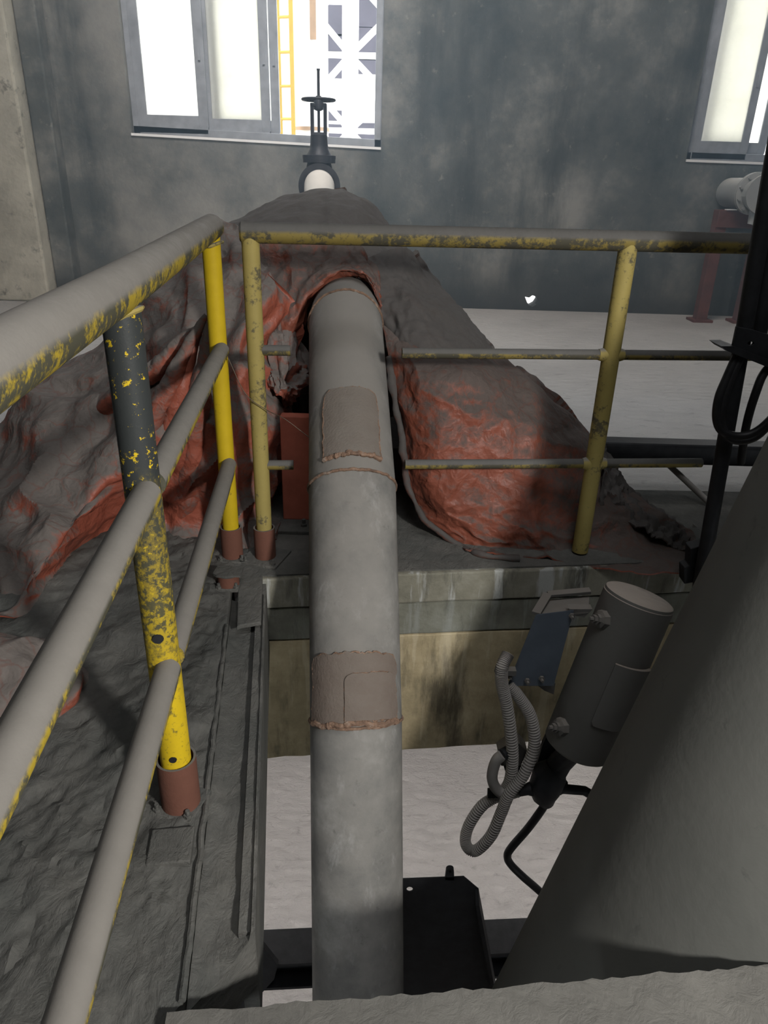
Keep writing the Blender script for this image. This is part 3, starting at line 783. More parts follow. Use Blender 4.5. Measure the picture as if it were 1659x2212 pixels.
# ------------------------------------------------------------------ covered pump under the tarpaulins
pump = thing('pump_frame', 'orange primed steel pump frame half hidden under the tarpaulins', 'pump', (-0.1, 3.1, 0))
cf = ony(640, 1000, 2.55)
bm = NB(); box(bm, (cf.x, 2.58, .235), (.115, .05, .42)); build('support_plate', bm, M['orange'], pump, smooth=False, bevel=.004)
bm = NB(); box(bm, (cf.x + .005, 2.55, .018), (.15, .20, .016)); build('foot_plate', bm, M['deck'], pump, smooth=False, bevel=.003)
bm = NB(); lathe(bm, (cf.x + .03, 2.50, .024), EZ, [(0, .013), (.012, .013), (.012, .008), (.03, .008)], 6); build('anchor_bolt', bm, M['deck'], pump, smooth=False)
bm = NB(); lathe(bm, (-.10, 3.25, .52), V((-.06, .97, .19)), [(0, .30), (.05, .36), (.40, .38), (.55, .30), (.60, .16)], 36); build('casing', bm, M['tarp_dark'], pump)
bm = NB(); box(bm, (-.1, 3.45, .09), (1.0, .9, .16)); build('base_frame', bm, M['tarp_dark'], pump, smooth=False, bevel=.01)

# ------------------------------------------------------------------ tarpaulins
def S(*rows): return [[(ony(*p) if len(p) == 3 else onz(p[0], p[1], 0.012)) for p in r] for r in rows]
def wr(a_big, a_fold, a_fine, fold_scale=(6, 2), sd=0.0, pleat=None):
    def f(u, v, p):
        d = a_big * fbm(V((p.x * 2.2, p.z * 2.2 + p.y, sd)), 3)
        q = V((u * fold_scale[0] + 0.5 * fbm(V((v * 3, u * 2, sd)), 2), v * fold_scale[1], sd + 4))
        n1 = fbm(q, 3)
        d += a_fold * (ridge(n1) - 0.4)
        d += a_fine * (ridge(fbm(p * 11 + V((sd, 0, 0)), 3)) - .5) + a_fine * .5 * fbm(p * 34, 3)
        if pleat: d += pleat(u, v)
        return d
    return f
tarp = thing('tarpaulin', 'red tarpaulin draped over the pump right of the thick grey pipe', 'tarpaulin', (0.5, 2.6, 0))
# hood over the top
bm = sheet(S(
    [(462, 500, 3.9), (560, 447, 4.0), (680, 408, 4.0), (770, 424, 4.0), (832, 478, 3.9), (890, 545, 3.7)],
    [(470, 520, 3.6), (570, 470, 3.6), (680, 440, 3.6), (770, 450, 3.6), (838, 500, 3.6), (893, 550, 3.5)],
    [(480, 575, 3.2), (570, 530, 3.2), (690, 500, 3.25), (775, 515, 3.3), (845, 545, 3.3), (896, 560, 3.3)],
    [(500, 620, 2.95), (580, 560, 3.0), (690, 545, 3.05), (780, 568, 3.0), (822, 610, 2.98), (900, 640, 3.0)]), 90, 60, wr(.02, .012, .003, (4, 3), 1))
o = build('hood', bm, M['tarp_dark'], tarp); o['label'] = 'sooty dark grey hood over the top'
bm = NB(); prism(bm, [ony(*p, 4.02) for p in ((702, 412), (745, 404), (752, 424), (735, 430))], (0, .14, -.01)); build('folded_corner', bm, M['tarp_dark'], tarp, smooth=False)
# lining that arches over the pipe
bm = sheet(S(
    [(470, 560, 3.0), (545, 532, 3.02), (625, 512, 3.02), (690, 508, 3.02), (745, 515, 3.0), (795, 545, 2.97), (825, 610, 2.92), (838, 690, 2.88)],
    [(480, 690, 2.88), (550, 650, 2.88), (625, 605, 2.90), (680, 580, 2.90), (740, 570, 2.91), (792, 584, 2.90), (820, 632, 2.87), (833, 695, 2.84)],
    [(490, 790, 2.82), (570, 740, 2.80), (635, 690, 2.82), (668, 630, 2.84), (735, 586, 2.86), (790, 594, 2.86), (816, 640, 2.83), (828, 700, 2.80)],
    [(500, 830, 2.84), (580, 775, 2.84), (645, 720, 2.88), (672, 650, 2.92), (735, 600, 2.95), (786, 606, 2.95), (812, 650, 2.92), (824, 710, 2.88)]), 90, 50, wr(.018, .014, .005, (6, 3), 2))
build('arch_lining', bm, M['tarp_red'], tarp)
# right side: falling panel and the red front
bm = sheet(S(
    [(775, 560, 3.02), (822, 545, 3.05), (858, 535, 3.1), (886, 540, 3.25), (900, 560, 3.6)],
    [(808, 625, 2.90), (850, 620, 2.90), (895, 612, 2.95), (945, 618, 3.2), (952, 625, 3.6)],
    [(822, 690, 2.80), (870, 690, 2.75), (930, 680, 2.80), (998, 676, 3.1), (1003, 690, 3.5)],
    [(840, 780, 2.70), (900, 775, 2.62), (985, 765, 2.68), (1056, 750, 2.95), (1066, 765, 3.2)],
    [(862, 880, 2.70), (915, 875, 2.66), (1010, 865, 2.74), (1120, 830, 2.96), (1140, 850, 3.15)]), 80, 85, wr(.02, .012, .005, (3, 3), 3))
o = build('side_panel', bm, M['tarp_dark'], tarp); o['label'] = 'smooth dark brown falling side'
def front_pleat(u, v):
    e = abs(u - (0.72 - 0.25 * v)); return 0.018 * max(0, 1 - e / .05)
bm = sheet(S(
    [(826, 700, 2.74), (880, 740, 2.66), (960, 760, 2.66), (1050, 770, 2.74), (1085, 775, 2.90), (1105, 785, 3.1)],
    [(845, 800, 2.64), (900, 815, 2.54), (985, 810, 2.52), (1090, 810, 2.62), (1170, 838, 2.80), (1185, 860, 3.05)],
    [(858, 890, 2.60), (915, 900, 2.48), (1010, 890, 2.47), (1120, 890, 2.52), (1235, 905, 2.70), (1262, 930, 2.95)],
    [(872, 985, 2.57), (930, 985, 2.45), (1020, 975, 2.44), (1140, 975, 2.46), (1270, 985, 2.60), (1318, 1000, 2.85)],
    [(890, 1070, 2.53), (945, 1065, 2.43), (1040, 1065, 2.42), (1160, 1065, 2.44), (1290, 1060, 2.54), (1365, 1062, 2.72)],
    [(930, 1130, 2.48), (990, 1130, 2.42), (1080, 1130, 2.40), (1190, 1135, 2.42), (1320, 1120, 2.48), (1430, 1112, 2.58)],
    [(985, 1178, 2.43), (1050, 1180, 2.40), (1130, 1183, 2.39), (1220, 1190, 2.38), (1350, 1180, 2.42), (1498, 1158, 2.54)],
    [(1005, 1194), (1065, 1200), (1150, 1206), (1245, 1217), (1365, 1236), (1492, 1240)]), 150, 130, wr(.014, .010, .0035, (4, 5), 5, front_pleat))
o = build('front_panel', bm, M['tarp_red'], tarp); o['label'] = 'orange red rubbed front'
# rolled left edge of the front
ep = [ony(838, 770, 2.66), ony(850, 850, 2.60), ony(868, 960, 2.55), ony(886, 1060, 2.52), ony(925, 1128, 2.46), ony(990, 1180, 2.41), onz(1040, 1199, .02), onz(1120, 1206, .02)]
q = spline(ep, 70); bm = NB(); tube(bm, [p + V((.012 * fbm(p * 8), .012 * fbm(p * 8 + V((3, 0, 0))), .0)) for p in q], [.013 + .008 * fbm(p * 12) for p in q], 10); build('rolled_edge', bm, M['tarp_dark'], tarp)
bm = sheet(S([(1300, 960, 2.74), (1345, 1040, 2.74), (1400, 1085, 2.70), (1450, 1115, 2.66), (1505, 1160, 2.58)],
             [(1300, 1010, 2.60), (1340, 1075, 2.60), (1400, 1115, 2.55), (1455, 1140, 2.52), (1508, 1175, 2.50)],
             [(1290, 1090, 2.52), (1340, 1120, 2.50), (1400, 1150, 2.45), (1450, 1175, 2.42), (1505, 1200)]), 60, 30, wr(.012, .02, .010, (9, 3), 8))
o = build('crumpled_corner', bm, M['tarp_dark'], tarp); o['label'] = 'crumpled dark corner with pale crease'

tl = thing('tarpaulin', 'dust-grey red tarpaulin spilling in deep folds left of the bright yellow post', 'tarpaulin', (-1.0, 2.4, 0))
def lp(u, v):
    k = max(0, min(1, (u - .42) / .15)) * max(0, min(1, (1.02 - u) / .1))
    x = u * 34 + 2.2 * noise.noise(V((u * 4, v * 2.2, 3)))
    return k * .022 * (abs(sin(x)) - .5) * (0.45 + 0.8 * v)
bm = sheet(S(
    [(-160, 985, 2.9), (0, 918, 2.95), (95, 850, 3.05), (195, 752, 3.15), (300, 645, 3.2), (400, 560, 3.3), (478, 490, 3.4), (540, 500, 3.3)],
    [(-160, 1050, 2.5), (0, 965, 2.7), (120, 885, 2.75), (240, 800, 2.8), (340, 705, 2.85), (430, 625, 2.9), (510, 570, 3.0), (580, 580, 2.95)],
    [(-160, 1130, 2.25), (0, 1050, 2.4), (140, 985, 2.45), (265, 905, 2.5), (375, 810, 2.55), (450, 740, 2.6), (540, 670, 2.75), (620, 680, 2.9)],
    [(-160, 1220, 2.08), (0, 1145, 2.17), (140, 1085, 2.2), (270, 1010, 2.33), (390, 930, 2.42), (470, 850, 2.48), (545, 790, 2.62), (620, 800, 2.85)],
    [(-160, 1310, 1.95), (0, 1240, 1.99), (130, 1165, 2.06), (260, 1085, 2.32), (385, 1040, 2.42), (475, 980, 2.44), (550, 920, 2.55), (615, 920, 2.8)],
    [(-160, 1390, 1.84), (-10, 1315, 1.86), (100, 1230, 1.98), (245, 1130, 2.40), (370, 1120, 2.42), (475, 1090, 2.40), (555, 1060, 2.48), (610, 1060, 2.75)],
    [(-160, 1450), (-10, 1362), (95, 1290), (250, 1165), (370, 1175), (475, 1192), (560, 1180), (610, 1160)]), 230, 170, wr(.09, .06, .003, (3.6, 2.4), 11, lp))
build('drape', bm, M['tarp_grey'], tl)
# gathered folds tied to the post
for k, (top, mid, bot, rr) in enumerate((
    ((440, 676, 2.40), (352, 870, 2.36), (228, 1080, 2.45), .026), ((434, 684, 2.41), (385, 890, 2.38), (332, 1110, 2.50), .024),
    ((446, 690, 2.40), (432, 890, 2.38), (392, 1125, 2.50), .028), ((428, 700, 2.44), (330, 800, 2.46), (215, 900, 2.62), .024))):
    q = spline([ony(*top), ony(*mid), ony(*bot)], 60); bm = NB()
    rg = tube(bm, [p + V((.014 * fbm(p * 6), 0, .014 * fbm(p * 6 + V((2, 0, 0))))) for p in q], [rr * (0.40 + 1.25 * sin(pi * .62 * i / 59)) * (1 + .25 * fbm(p * 9)) for i, p in enumerate(q)], 16)
    for v in bm.verts:
        v.co += (v.co - q[min(59, max(0, 30))]).normalized() * .010 * (ridge(fbm(V((v.co.x * 22, v.co.y * 22, v.co.z * 5)), 2)) - .5)
    build('gathered_fold', bm, M['tarp_grey'] if k % 2 else M['tarp_mid'], tl)
# flap behind the faded post, and an added dark sheet for the shaded interior
bm = sheet(S([(560, 640, 2.9), (600, 620, 2.92), (660, 640, 3.0)], [(565, 760, 2.75), (610, 770, 2.72), (668, 800, 2.85)], [(570, 830, 2.68), (620, 845, 2.62), (668, 815, 2.8)], [(580, 880, 2.75), (620, 880, 2.72), (668, 850, 2.85)]), 40, 40, wr(.03, .03, .012, (4, 3), 21))
build('inner_flap', bm, M['tarp_mid'], tl)
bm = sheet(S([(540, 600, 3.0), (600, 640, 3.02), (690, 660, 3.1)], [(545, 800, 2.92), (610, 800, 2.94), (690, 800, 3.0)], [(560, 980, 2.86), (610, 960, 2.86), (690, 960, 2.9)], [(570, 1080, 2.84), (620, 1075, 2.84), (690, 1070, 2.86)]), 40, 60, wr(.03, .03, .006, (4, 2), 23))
build('shade_sheet', bm, M['tarp_dark'], tl)
tn = thing('tarpaulin', 'small crumpled heap of dusty pink tarpaulin on the near left deck', 'tarpaulin', onz(60, 1500))
bm = NB(); n1, n2 = 90, 60; cc = onz(20, 1490); rows_ = []
for j in range(n2 + 1):
    th = j / n2 * pi / 2 * 1.02; r_ = []
    for i in range(n1):
        a = 2 * pi * i / n1
        d = V((cos(a) * cos(th) * .215, sin(a) * cos(th) * .185, sin(th) * .12))
        q = cc + d; k = 1 + .34 * fbm(V((d.x * 4.5, d.y * 4.5, d.z * 5 + 9)), 2) + .20 * (ridge(fbm(V((d.x * 7, d.y * 5, d.z * 7 + 3)), 2)) - .5)
        r_.append(bm.verts.new(cc + V((d.x * k, d.y * k, max(-.0, d.z * k)))))
    rows_.append(r_)
for a, b in zip(rows_, rows_[1:]):
    for i in range(n1): bm.faces.new((a[i], a[(i + 1) % n1], b[(i + 1) % n1], b[i]))
bm.faces.new(rows_[-1])
build('crumpled_cloth', bm, M['tarp_mid'], tn)
# tie wire from the bright post across to the pipe
wp = spline([ony(492, 772, 2.235), ony(530, 850, 2.23), ony(575, 885, 2.225), ony(615, 905, 2.3), ony(668, 945, 2.28)], 40)
bm = NB(); tube(bm, wp, .0014, 6); tag(build('tie_wire', bm, M['wire']), 'thin rusty wire sagging from the bright yellow post to the pipe', 'wire')

# ------------------------------------------------------------------ right: big inclined duct
DA, DB = ony(1659, 940, 1.56), ony(1100, 2060, 1.24)
dd = (DA - DB).normalized(); RD = 0.42
# axis: offset from the silhouette line, at right angles to the sight plane
nn = dd.cross((DB - O)).normalized(); nn = nn if nn.x > 0 else -nn
ax0 = DB + nn * RD
duct = thing('inclined_duct', 'huge grey cylindrical duct slanting up at the right', 'duct', ax0 - dd * .9)
bm = NB(); lathe(bm, ax0 - dd * .9, dd, [(0, RD), (3.6, RD)], 96); build('duct_shell', bm, M['duct'], duct)
bm = NB(); f = (O - ax0); f = (f - dd * f.dot(dd)).normalized(); s_ = dd.cross(f)
for sg in (1,):
    p = ax0 + f * RD * cos(radians(24)) - nn * 0
    q = [ax0 + dd * t + (f * cos(radians(18)) + nn * sin(radians(18))) * (RD + .0005) for t in [i * .05 - .9 for i in range(72)]]
    tube(bm, [p + V((.001 * fbm(p * 30), 0, 0)) for p in q], .0018, 6)
build('seam_weld', bm, M['duct'], duct)

# air cylinder clamped beside the duct
CT, CB = ony(1380, 1292, 1.93), ony(1246, 1612, 1.84)
ca = (CT - CB).normalized(); RC = 0.109
cyl = thing('air_cylinder', 'dusty grey air cylinder between the blue plate and the duct', 'cylinder', CB)
H_ = (CT - CB).length
bm = NB(); lathe(bm, CB, ca, [(-.012, .03), (-.012, RC * .8), (.0, RC - .004), (.006, RC), (H_ - .004, RC), (H_, RC - .004)], 48); build('shell', bm, M['cyl'], cyl)
bm = NB(); lathe(bm, CT, ca, [(-.002, RC - .002), (.006, RC - .004), (.010, RC * .9), (.013, RC * .2)], 48); o = build('end_cap', bm, M['cyl'], cyl)
def on_cyl(px, py):
    d = ray(px, py).normalized(); oc = O - CB
    a = d - ca * d.dot(ca); b = oc - ca * oc.dot(ca)
    A, B, C = a.dot(a), 2 * a.dot(b), b.dot(b) - RC * RC
    disc = max(0, B * B - 4 * A * C); t = (-B - sqrt(disc)) / (2 * A); p = O + d * t
    n = (p - CB); n = (n - ca * n.dot(ca)).normalized(); return p, n
for px, py in ((1302, 1338), (1213, 1570)):
    p, n = on_cyl(px, py); n = (n + V((-.5, -.2, 0.1))).normalized()
    bm = NB(); lathe(bm, p - n * .008, n, [(0, .032), (.022, .028), (.026, .017), (.036, .017)], 8); o = build('boss', bm, M['dust_steel'], cyl, smooth=False)
    bm = NB(); lathe(bm, p + n * .026, n, [(0, .013), (.014, .013), (.014, .007), (.026, .006)], 6); build('nut', bm, M['dust_steel'], o, smooth=False)
# raised wrap plate on the shell
pts2 = []
n_u, n_v = 16, 10
p0, nA = on_cyl(1330, 1432); pb, nB = on_cyl(1270, 1560)
s_lo, s_hi = (pb - CB).dot(ca), (p0 - CB).dot(ca)
xA = nA; yA = ca.cross(xA); yA = yA if yA.x > 0 else -yA
bm = NB(); FF = []; BB = []
for j in range(n_v + 1):
    FF.append([]); BB.append([])
    for i in range(n_u + 1):
        a = radians(70) * i / n_u; s = s_lo + (s_hi - s_lo) * j / n_v
        if i == 0 and j == 0: s += .012
        dirv = xA * cos(a) + yA * sin(a)
        FF[-1].append(bm.verts.new(CB + ca * s + dirv * (RC + .012))); BB[-1].append(bm.verts.new(CB + ca * s + dirv * (RC - .003)))
for j in range(n_v):
    for i in range(n_u): bm.faces.new((FF[j][i], FF[j][i + 1], FF[j + 1][i + 1], FF[j + 1][i]))
for i in range(n_u):
    bm.faces.new((FF[0][i], BB[0][i], BB[0][i + 1], FF[0][i + 1])); bm.faces.new((FF[n_v][i], FF[n_v][i + 1], BB[n_v][i + 1], BB[n_v][i]))
for j in range(n_v):
    bm.faces.new((FF[j][0], FF[j + 1][0], BB[j + 1][0], BB[j][0])); bm.faces.new((FF[j][n_u], BB[j][n_u], BB[j + 1][n_u], FF[j + 1][n_u]))
build('wrap_plate', bm, M['cyl'], cyl)
bm = NB(); prism(bm, [ony(a, b, 1.99) for a, b in ((1196, 1560), (1230, 1560), (1205, 1640), (1168, 1672), (1156, 1664), (1172, 1610))], (0, .02, 0)); build('strap', bm, M['black'], cyl, smooth=False)

# bracket box with blue plate
bx = thing('mounting_box', 'open dusty steel box with slate blue front plate on the beam', 'box', ony(1170, 1400, 2.0))
yb = 1.985
A_, B_, C_, D_ = ony(1158, 1328, yb), ony(1240, 1318, yb), ony(1196, 1482, yb - .03), ony(1096, 1482, yb - .03)
pn = (B_ - A_).cross(D_ - A_).normalized(); pn = pn if pn.y > 0 else -pn
bm = NB(); prism(bm, [A_, B_, C_, D_], pn * .004); build('blue_plate', bm, M['blue'], bx, smooth=False, bevel=.001)
T0, T1 = ony(1183, 1284, 2.115), ony(1275, 1276, 2.115)
bm = NB()
for p, q in ((A_ + V((.002, .012, -.004)), T0), (T0, T1)): bar(bm, p, q, .012, .03, EZ)
build('rim', bm, M['dust_steel'], bx, smooth=False, bevel=.002)
bm = NB(); zf = V((0, 0, -.022)); prism(bm, [A_ + V((.004, .008, -.012)), B_ + V((.05, .008, -.012)), T1 + zf, T0 + zf], (0, 0, -.006)); build('dusty_tray', bm, M['dust_steel'], bx, smooth=False)
bm = NB(); prism(bm, [A_ + V((.01, .01, -.02)), T0 + V((.01, 0, -.03)), T0 + (D_ - A_) + V((.01, 0, 0)), D_ + V((.01, .01, .01))], V((.004, 0, 0))); build('side_plate', bm, M['dust_steel'], bx, smooth=False)
for px, py in ((1236, 1333), (1140, 1474), (1171, 1469), (1102, 1462)):
    p = ony(px, py, yb - .012 if py < 1400 else yb - .04); bm = NB(); lathe(bm, p + pn * .012, -pn, [(0, .010), (.010, .010), (.010, .006), (.024, .005)], 6); build('bolt', bm, M['dust_steel'], bx, smooth=False)
for quad in (((1158 + 72, 1316), (1280, 1316), (1262, 1334), (1240, 1330)), ((1158, 1478), (1200, 1476), (1196, 1500), (1176, 1492))):
    bm = NB(); prism(bm, [ony(a, b, yb + .01) for a, b in quad], V((0, .03, 0.0))); build('lug', bm, M['dust_steel'], bx, smooth=False)

# conduits
def conduit(name, pts, r, label, n=None, corr=True, mat='conduit'):
    L = sum((V(b) - V(a)).length for a, b in zip(pts, pts[1:])); n = n or int(L / .0022)
    q = spline(pts, n)
    rs = [r * (1.0 if (i // 2) % 2 else 0.83) for i in range(n)] if corr else r
    bm = NB(); tube(bm, q, rs, 14); return build(name, bm, M[mat])
Yc = 1.93
def C(px, py, dy=0.0): return ony(px, py, Yc + dy)
t1 = conduit('flexible_conduit', [C(1098, 1412, .03), C(1085, 1440), C(1084, 1475), C(1094, 1520), C(1103, 1580), C(1107, 1640), C(1100, 1690, .01), C(1080, 1716, .035), C(1042, 1740, .03), C(1012, 1785, .02), C(1006, 1822, .0), C(1026, 1838, -.015), C(1060, 1806, -.03), C(1083, 1755, -.035), C(1100, 1715, -.035), C(1132, 1672, -.02), C(1154, 1610), C(1147, 1550, .01), C(1124, 1510, .02), C(1098, 1478, .03)], .0215, '')
tag(t1, 'ribbed grey conduit looping down from the blue plate in a long eight', 'conduit')
t2 = conduit('flexible_conduit', [C(1086, 1630, .0), C(1071, 1645), C(1063, 1680), C(1074, 1706, -.0), C(1096, 1716, -.002), C(1124, 1708, .02), C(1150, 1700, .04)], .0195, '', corr=False)
tag(t2, 'smooth grey conduit curling from the small junction box to the valve', 'conduit')
bm = NB(); p = C(1090, 1450); lathe(bm, C(1083, 1446), V((0.15, 0, 1)), [(-.012, .021), (.012, .021)], 16); box(bm, C(1104, 1450, .01), (.03, .025, .02)); tag(build('conduit_clamp', bm, M['dust_steel']), 'small dusty clamp holding the ribbed conduit beside the blue plate', 'clamp')
jb = thing('junction_box', 'small grey junction box hanging behind the ribbed conduit', 'junction box', C(1110, 1640, .1))
bm = NB(); prism(bm, [C(1076, 1628, .06), C(1105, 1608, .06), C(1122, 1605, .06), C(1140, 1624, .06), C(1126, 1655, .06), C(1082, 1655, .06)], (0, .06, 0)); build('box_body', bm, M['dust_steel'], jb, smooth=False, bevel=.004)
bm = NB(); prism(bm, [C(1088, 1655, .07), C(1126, 1655, .07), C(1130, 1664, .07), C(1112, 1680, .07), C(1092, 1670, .07)], (0, .045, 0)); build('gland', bm, M['black'], jb, smooth=False, bevel=.003)
bm = NB(); lathe(bm, C(1086, 1630, .0), V((.8, .5, .1)), [(-.004, .021), (.03, .021)], 14); build('connector', bm, M['black'], jb)

# drain valve under the cylinder
dv = thing('drain_valve', 'black drain valve hanging under the air cylinder', 'valve', C(1180, 1690))
bm = NB(); tube(bm, [CB + ca * -.005, C(1212, 1645), C(1196, 1668)], [.034, .040, .044], 14); build('neck', bm, M['black'], dv)
bm = NB(); tube(bm, [C(1200, 1655), C(1188, 1672), C(1178, 1700), C(1176, 1720), C(1182, 1735)], [.036, .060, .058, .044, .026], 16); build('body', bm, M['black'], dv)
bm = NB(); prism(bm, [C(1172, 1700, -.04), C(1205, 1705, -.04), C(1197, 1733, -.04), C(1166, 1738, -.04)], (0, .06, 0)); build('lower_block', bm, M['black'], dv, smooth=False, bevel=.003)
bm = NB(); tube(bm, [C(1175, 1705), C(1150, 1703), C(1138, 1705), C(1120, 1708)], [.030, .028, .021, .021], 12); build('left_port', bm, M['black'], dv)
bm = NB(); bar(bm, C(1122, 1712, .02), C(1053, 1713, .02), .034, .018, EZ); build('lever', bm, M['black'], dv, smooth=False, bevel=.002)
bm = NB(); tube(bm, [C(1185, 1702), C(1208, 1700), C(1210, 1700), C(1216, 1700), C(1217, 1704), C(1262, 1708), C(1300, 1730)], [.034, .028, .028, .027, .018, .017, .017], 12); build('right_port', bm, M['black'], dv)
h1 = conduit('rubber_hose', [C(1180, 1732), C(1168, 1752), C(1140, 1790), C(1104, 1832), C(1096, 1850), C(1104, 1868), C(1130, 1894), C(1160, 1920, .02), C(1215, 1970, .05)], .0150, '', 120, False, 'hose_black')
tag(h1, 'thin black rubber hose bending down from the drain valve behind the duct', 'hose')

# ------------------------------------------------------------------ black plate with lug in the pit
ypl = 1.62
def Q(px, py, y=ypl): return ony(px, py, y)
bp = thing('machine_guard', 'black steel guard plate with a lifting lug and a small hole', 'guard', Q(950, 2000))
hp = Q(885, 1921); hole_ = [hp + V((.0105 * cos(a), 0, .0115 * sin(a))) for a in [2 * pi * k / 14 for k in range(14)]]
bm = NB(); prism(bm, [Q(815, 1901), Q(1002, 1894), Q(1034, 1921), Q(1060, 2062), Q(1085, 2200), Q(815, 2200)], (0, .004, 0), [hole_]); build('guard_plate', bm, M['black'], bp, smooth=False)
bm = NB(); a, b = Q(1034, 1921), Q(1085, 2200); prism(bm, [a, b, b + V((-.004, -.06, 0)), a + V((-.004, -.06, 0))], (-.012, 0, 0)); build('side_flange', bm, M['black'], bp, smooth=False)
lg = Q(971, 1897); bm = NB()
prism(bm, [lg + V((.0125 * cos(t), 0, .030 + .0125 * sin(t))) for t in [pi * k / 10 for k in range(11)]] + [lg + V((-.014, 0, -.01)), lg + V((.016, 0, -.01))], (0, .014, 0), [[lg + V((.0045 * cos(t), 0, .029 + .008 * sin(t))) for t in [2 * pi * k / 12 for k in range(12)]]])
build('lifting_lug', bm, M['black'], bp, smooth=False)
# dark steel beam across the pit below
bmth = thing('steel_beam', 'black steel beam crossing low in the pit behind the pipe', 'beam', Q(800, 2040, 1.78))
def I_beam(bm, p, q, wdt, h, tk=.014):
    p, q = V(p), V(q); d = (q - p).normalized(); s = d.cross(EZ).normalized(); c = (p + q) / 2; L = (q - p).length
    box(bm, c + EZ * (h / 2 - tk / 2), (L, wdt, tk), (d, s, EZ)); box(bm, c - EZ * (h / 2 - tk / 2), (L, wdt, tk), (d, s, EZ)); box(bm, c, (L, tk, h - 2 * tk), (d, s, EZ))
bl_, br2 = Q(520, 2062, 1.80), Q(1180, 2040, 1.88)
bm = NB(); I_beam(bm, bl_ + V((-.6, -.06, -.02)), br2 + V((.8, .07, -.02)), .14, .15); build('beam_section', bm, M['black'], bmth, smooth=False)
bm = NB(); prism(bm, [Q(600, 2085, 1.72), Q(592, 2116, 1.72), Q(556, 2156, 1.72), Q(530, 2240, 1.72), Q(250, 2260, 1.72), Q(250, 2010, 1.72), Q(540, 2010, 1.72)], (0, .02, 0)); build('gusset_shade_sheet', bm, M['black'], bmth, smooth=False)  # gusset widened into a black sheet that stands in for shade

# ------------------------------------------------------------------ gate valve on the far wall
YV = 7.2; vc = ony(690, 402, YV); ppm = F_PX / (YV * cp - (vc.z - CAM_H) * sp)
gv = thing('gate_valve', 'black gate valve with handwheel below the first window', 'valve', vc)
VD = V((-.092, 1, 0)).normalized()
for off in (-.14, .14):
    bm = NB(); lathe(bm, vc + VD * off, VD, [(-.016, .18), (-.016, .186), (.016, .186), (.016, .18)], 40); o = build('flange', bm, M['valve'], gv)
    for k in range(10):
        a = 2 * pi * k / 10; q = vc + VD * off + V((cos(a) * .155, 0, sin(a) * .155)); bm = NB(); lathe(bm, q - VD * .03, VD, [(0, .013), (.06, .013)], 6); build('bolt', bm, M['valve'], o, smooth=False)
bm = NB(); lathe(bm, vc - VD * .13, VD, [(0, .14), (.06, .155), (.2, .155), (.26, .14)], 36); lathe(bm, vc, EZ, [(0, .12), (.16, .115), (.19, .105), (.19, .145), (.222, .145)], 30); build('body', bm, M['valve'], gv)
bm = NB(); lathe(bm, vc + EZ * .222, EZ, [(0, .148), (.028, .148), (.030, .115), (.075, .085), (.115, .078), (.19, .074), (.21, .05)], 30); build('bonnet', bm, M['valve'], gv)
zy = vc.z + .43
bm = NB()
for sx in (-.057, .057): box(bm, (vc.x + sx, vc.y, zy + .10), (.030, .05, .24))
box(bm, (vc.x, vc.y, zy + .215), (.144, .06, .03)); build('yoke', bm, M['valve'], gv, smooth=False, bevel=.008)
bm = NB(); lathe(bm, (vc.x, vc.y, zy + .20), EZ, [(-.03, .02), (-.02, .04), (.05, .042), (.07, .03), (.085, .02)], 20); build('yoke_nut', bm, M['valve'], gv)
wz = zy + .255; bm = NB(); ring = [V((vc.x + .14 * cos(a), vc.y + .14 * sin(a), wz)) for a in [2 * pi * k / 36 for k in range(37)]]
tube(bm, ring, .011, 10, cap=False)
for k in range(4):
    a = pi / 4 + k * pi / 2; tube(bm, [(vc.x, vc.y, wz), (vc.x + .14 * cos(a), vc.y + .14 * sin(a), wz)], .009, 8)
build('handwheel', bm, M['valve'], gv)
bm = NB(); tube(bm, [(vc.x, vc.y, vc.z + .36), (vc.x, vc.y, wz + .22)], .012, 12); tube(bm, [(vc.x, vc.y, wz + .22), (vc.x, vc.y, wz + .232)], .015, 12); build('stem', bm, M['valve'], gv)
wpipe = thing('pipe_stub', 'white pipe stub joined to the black gate valve under the tarpaulin hood', 'pipe', vc - VD * .7)
bm = NB(); lathe(bm, vc - VD * .42, VD, [(0, .128), (0.26, .130)], 40); build('pipe_barrel', bm, M['whitepipe'], wpipe)
e0 = vc - VD * .42; er = .20
bm = NB(); tube(bm, [e0 - VD * (er * sin(a)) - EZ * (er * (1 - cos(a))) for a in [pi / 2 * k / 12 for k in range(13)]] + [V((e0.x, e0.y, 0.01)) - V((VD.x, VD.y, 0)) * er], .128, 32); build('elbow', bm, M['whitepipe'], wpipe)
bm = NB(); lathe(bm, vc - VD * .18, VD, [(0, .131), (.016, .134)], 40); build('weld_neck', bm, M['whitepipe'], wpipe)
bm = NB(); lathe(bm, vc + VD * .157, VD, [(0, .136), (.63, .136)], 40); build('rear_barrel', bm, M['whitepipe'], wpipe)
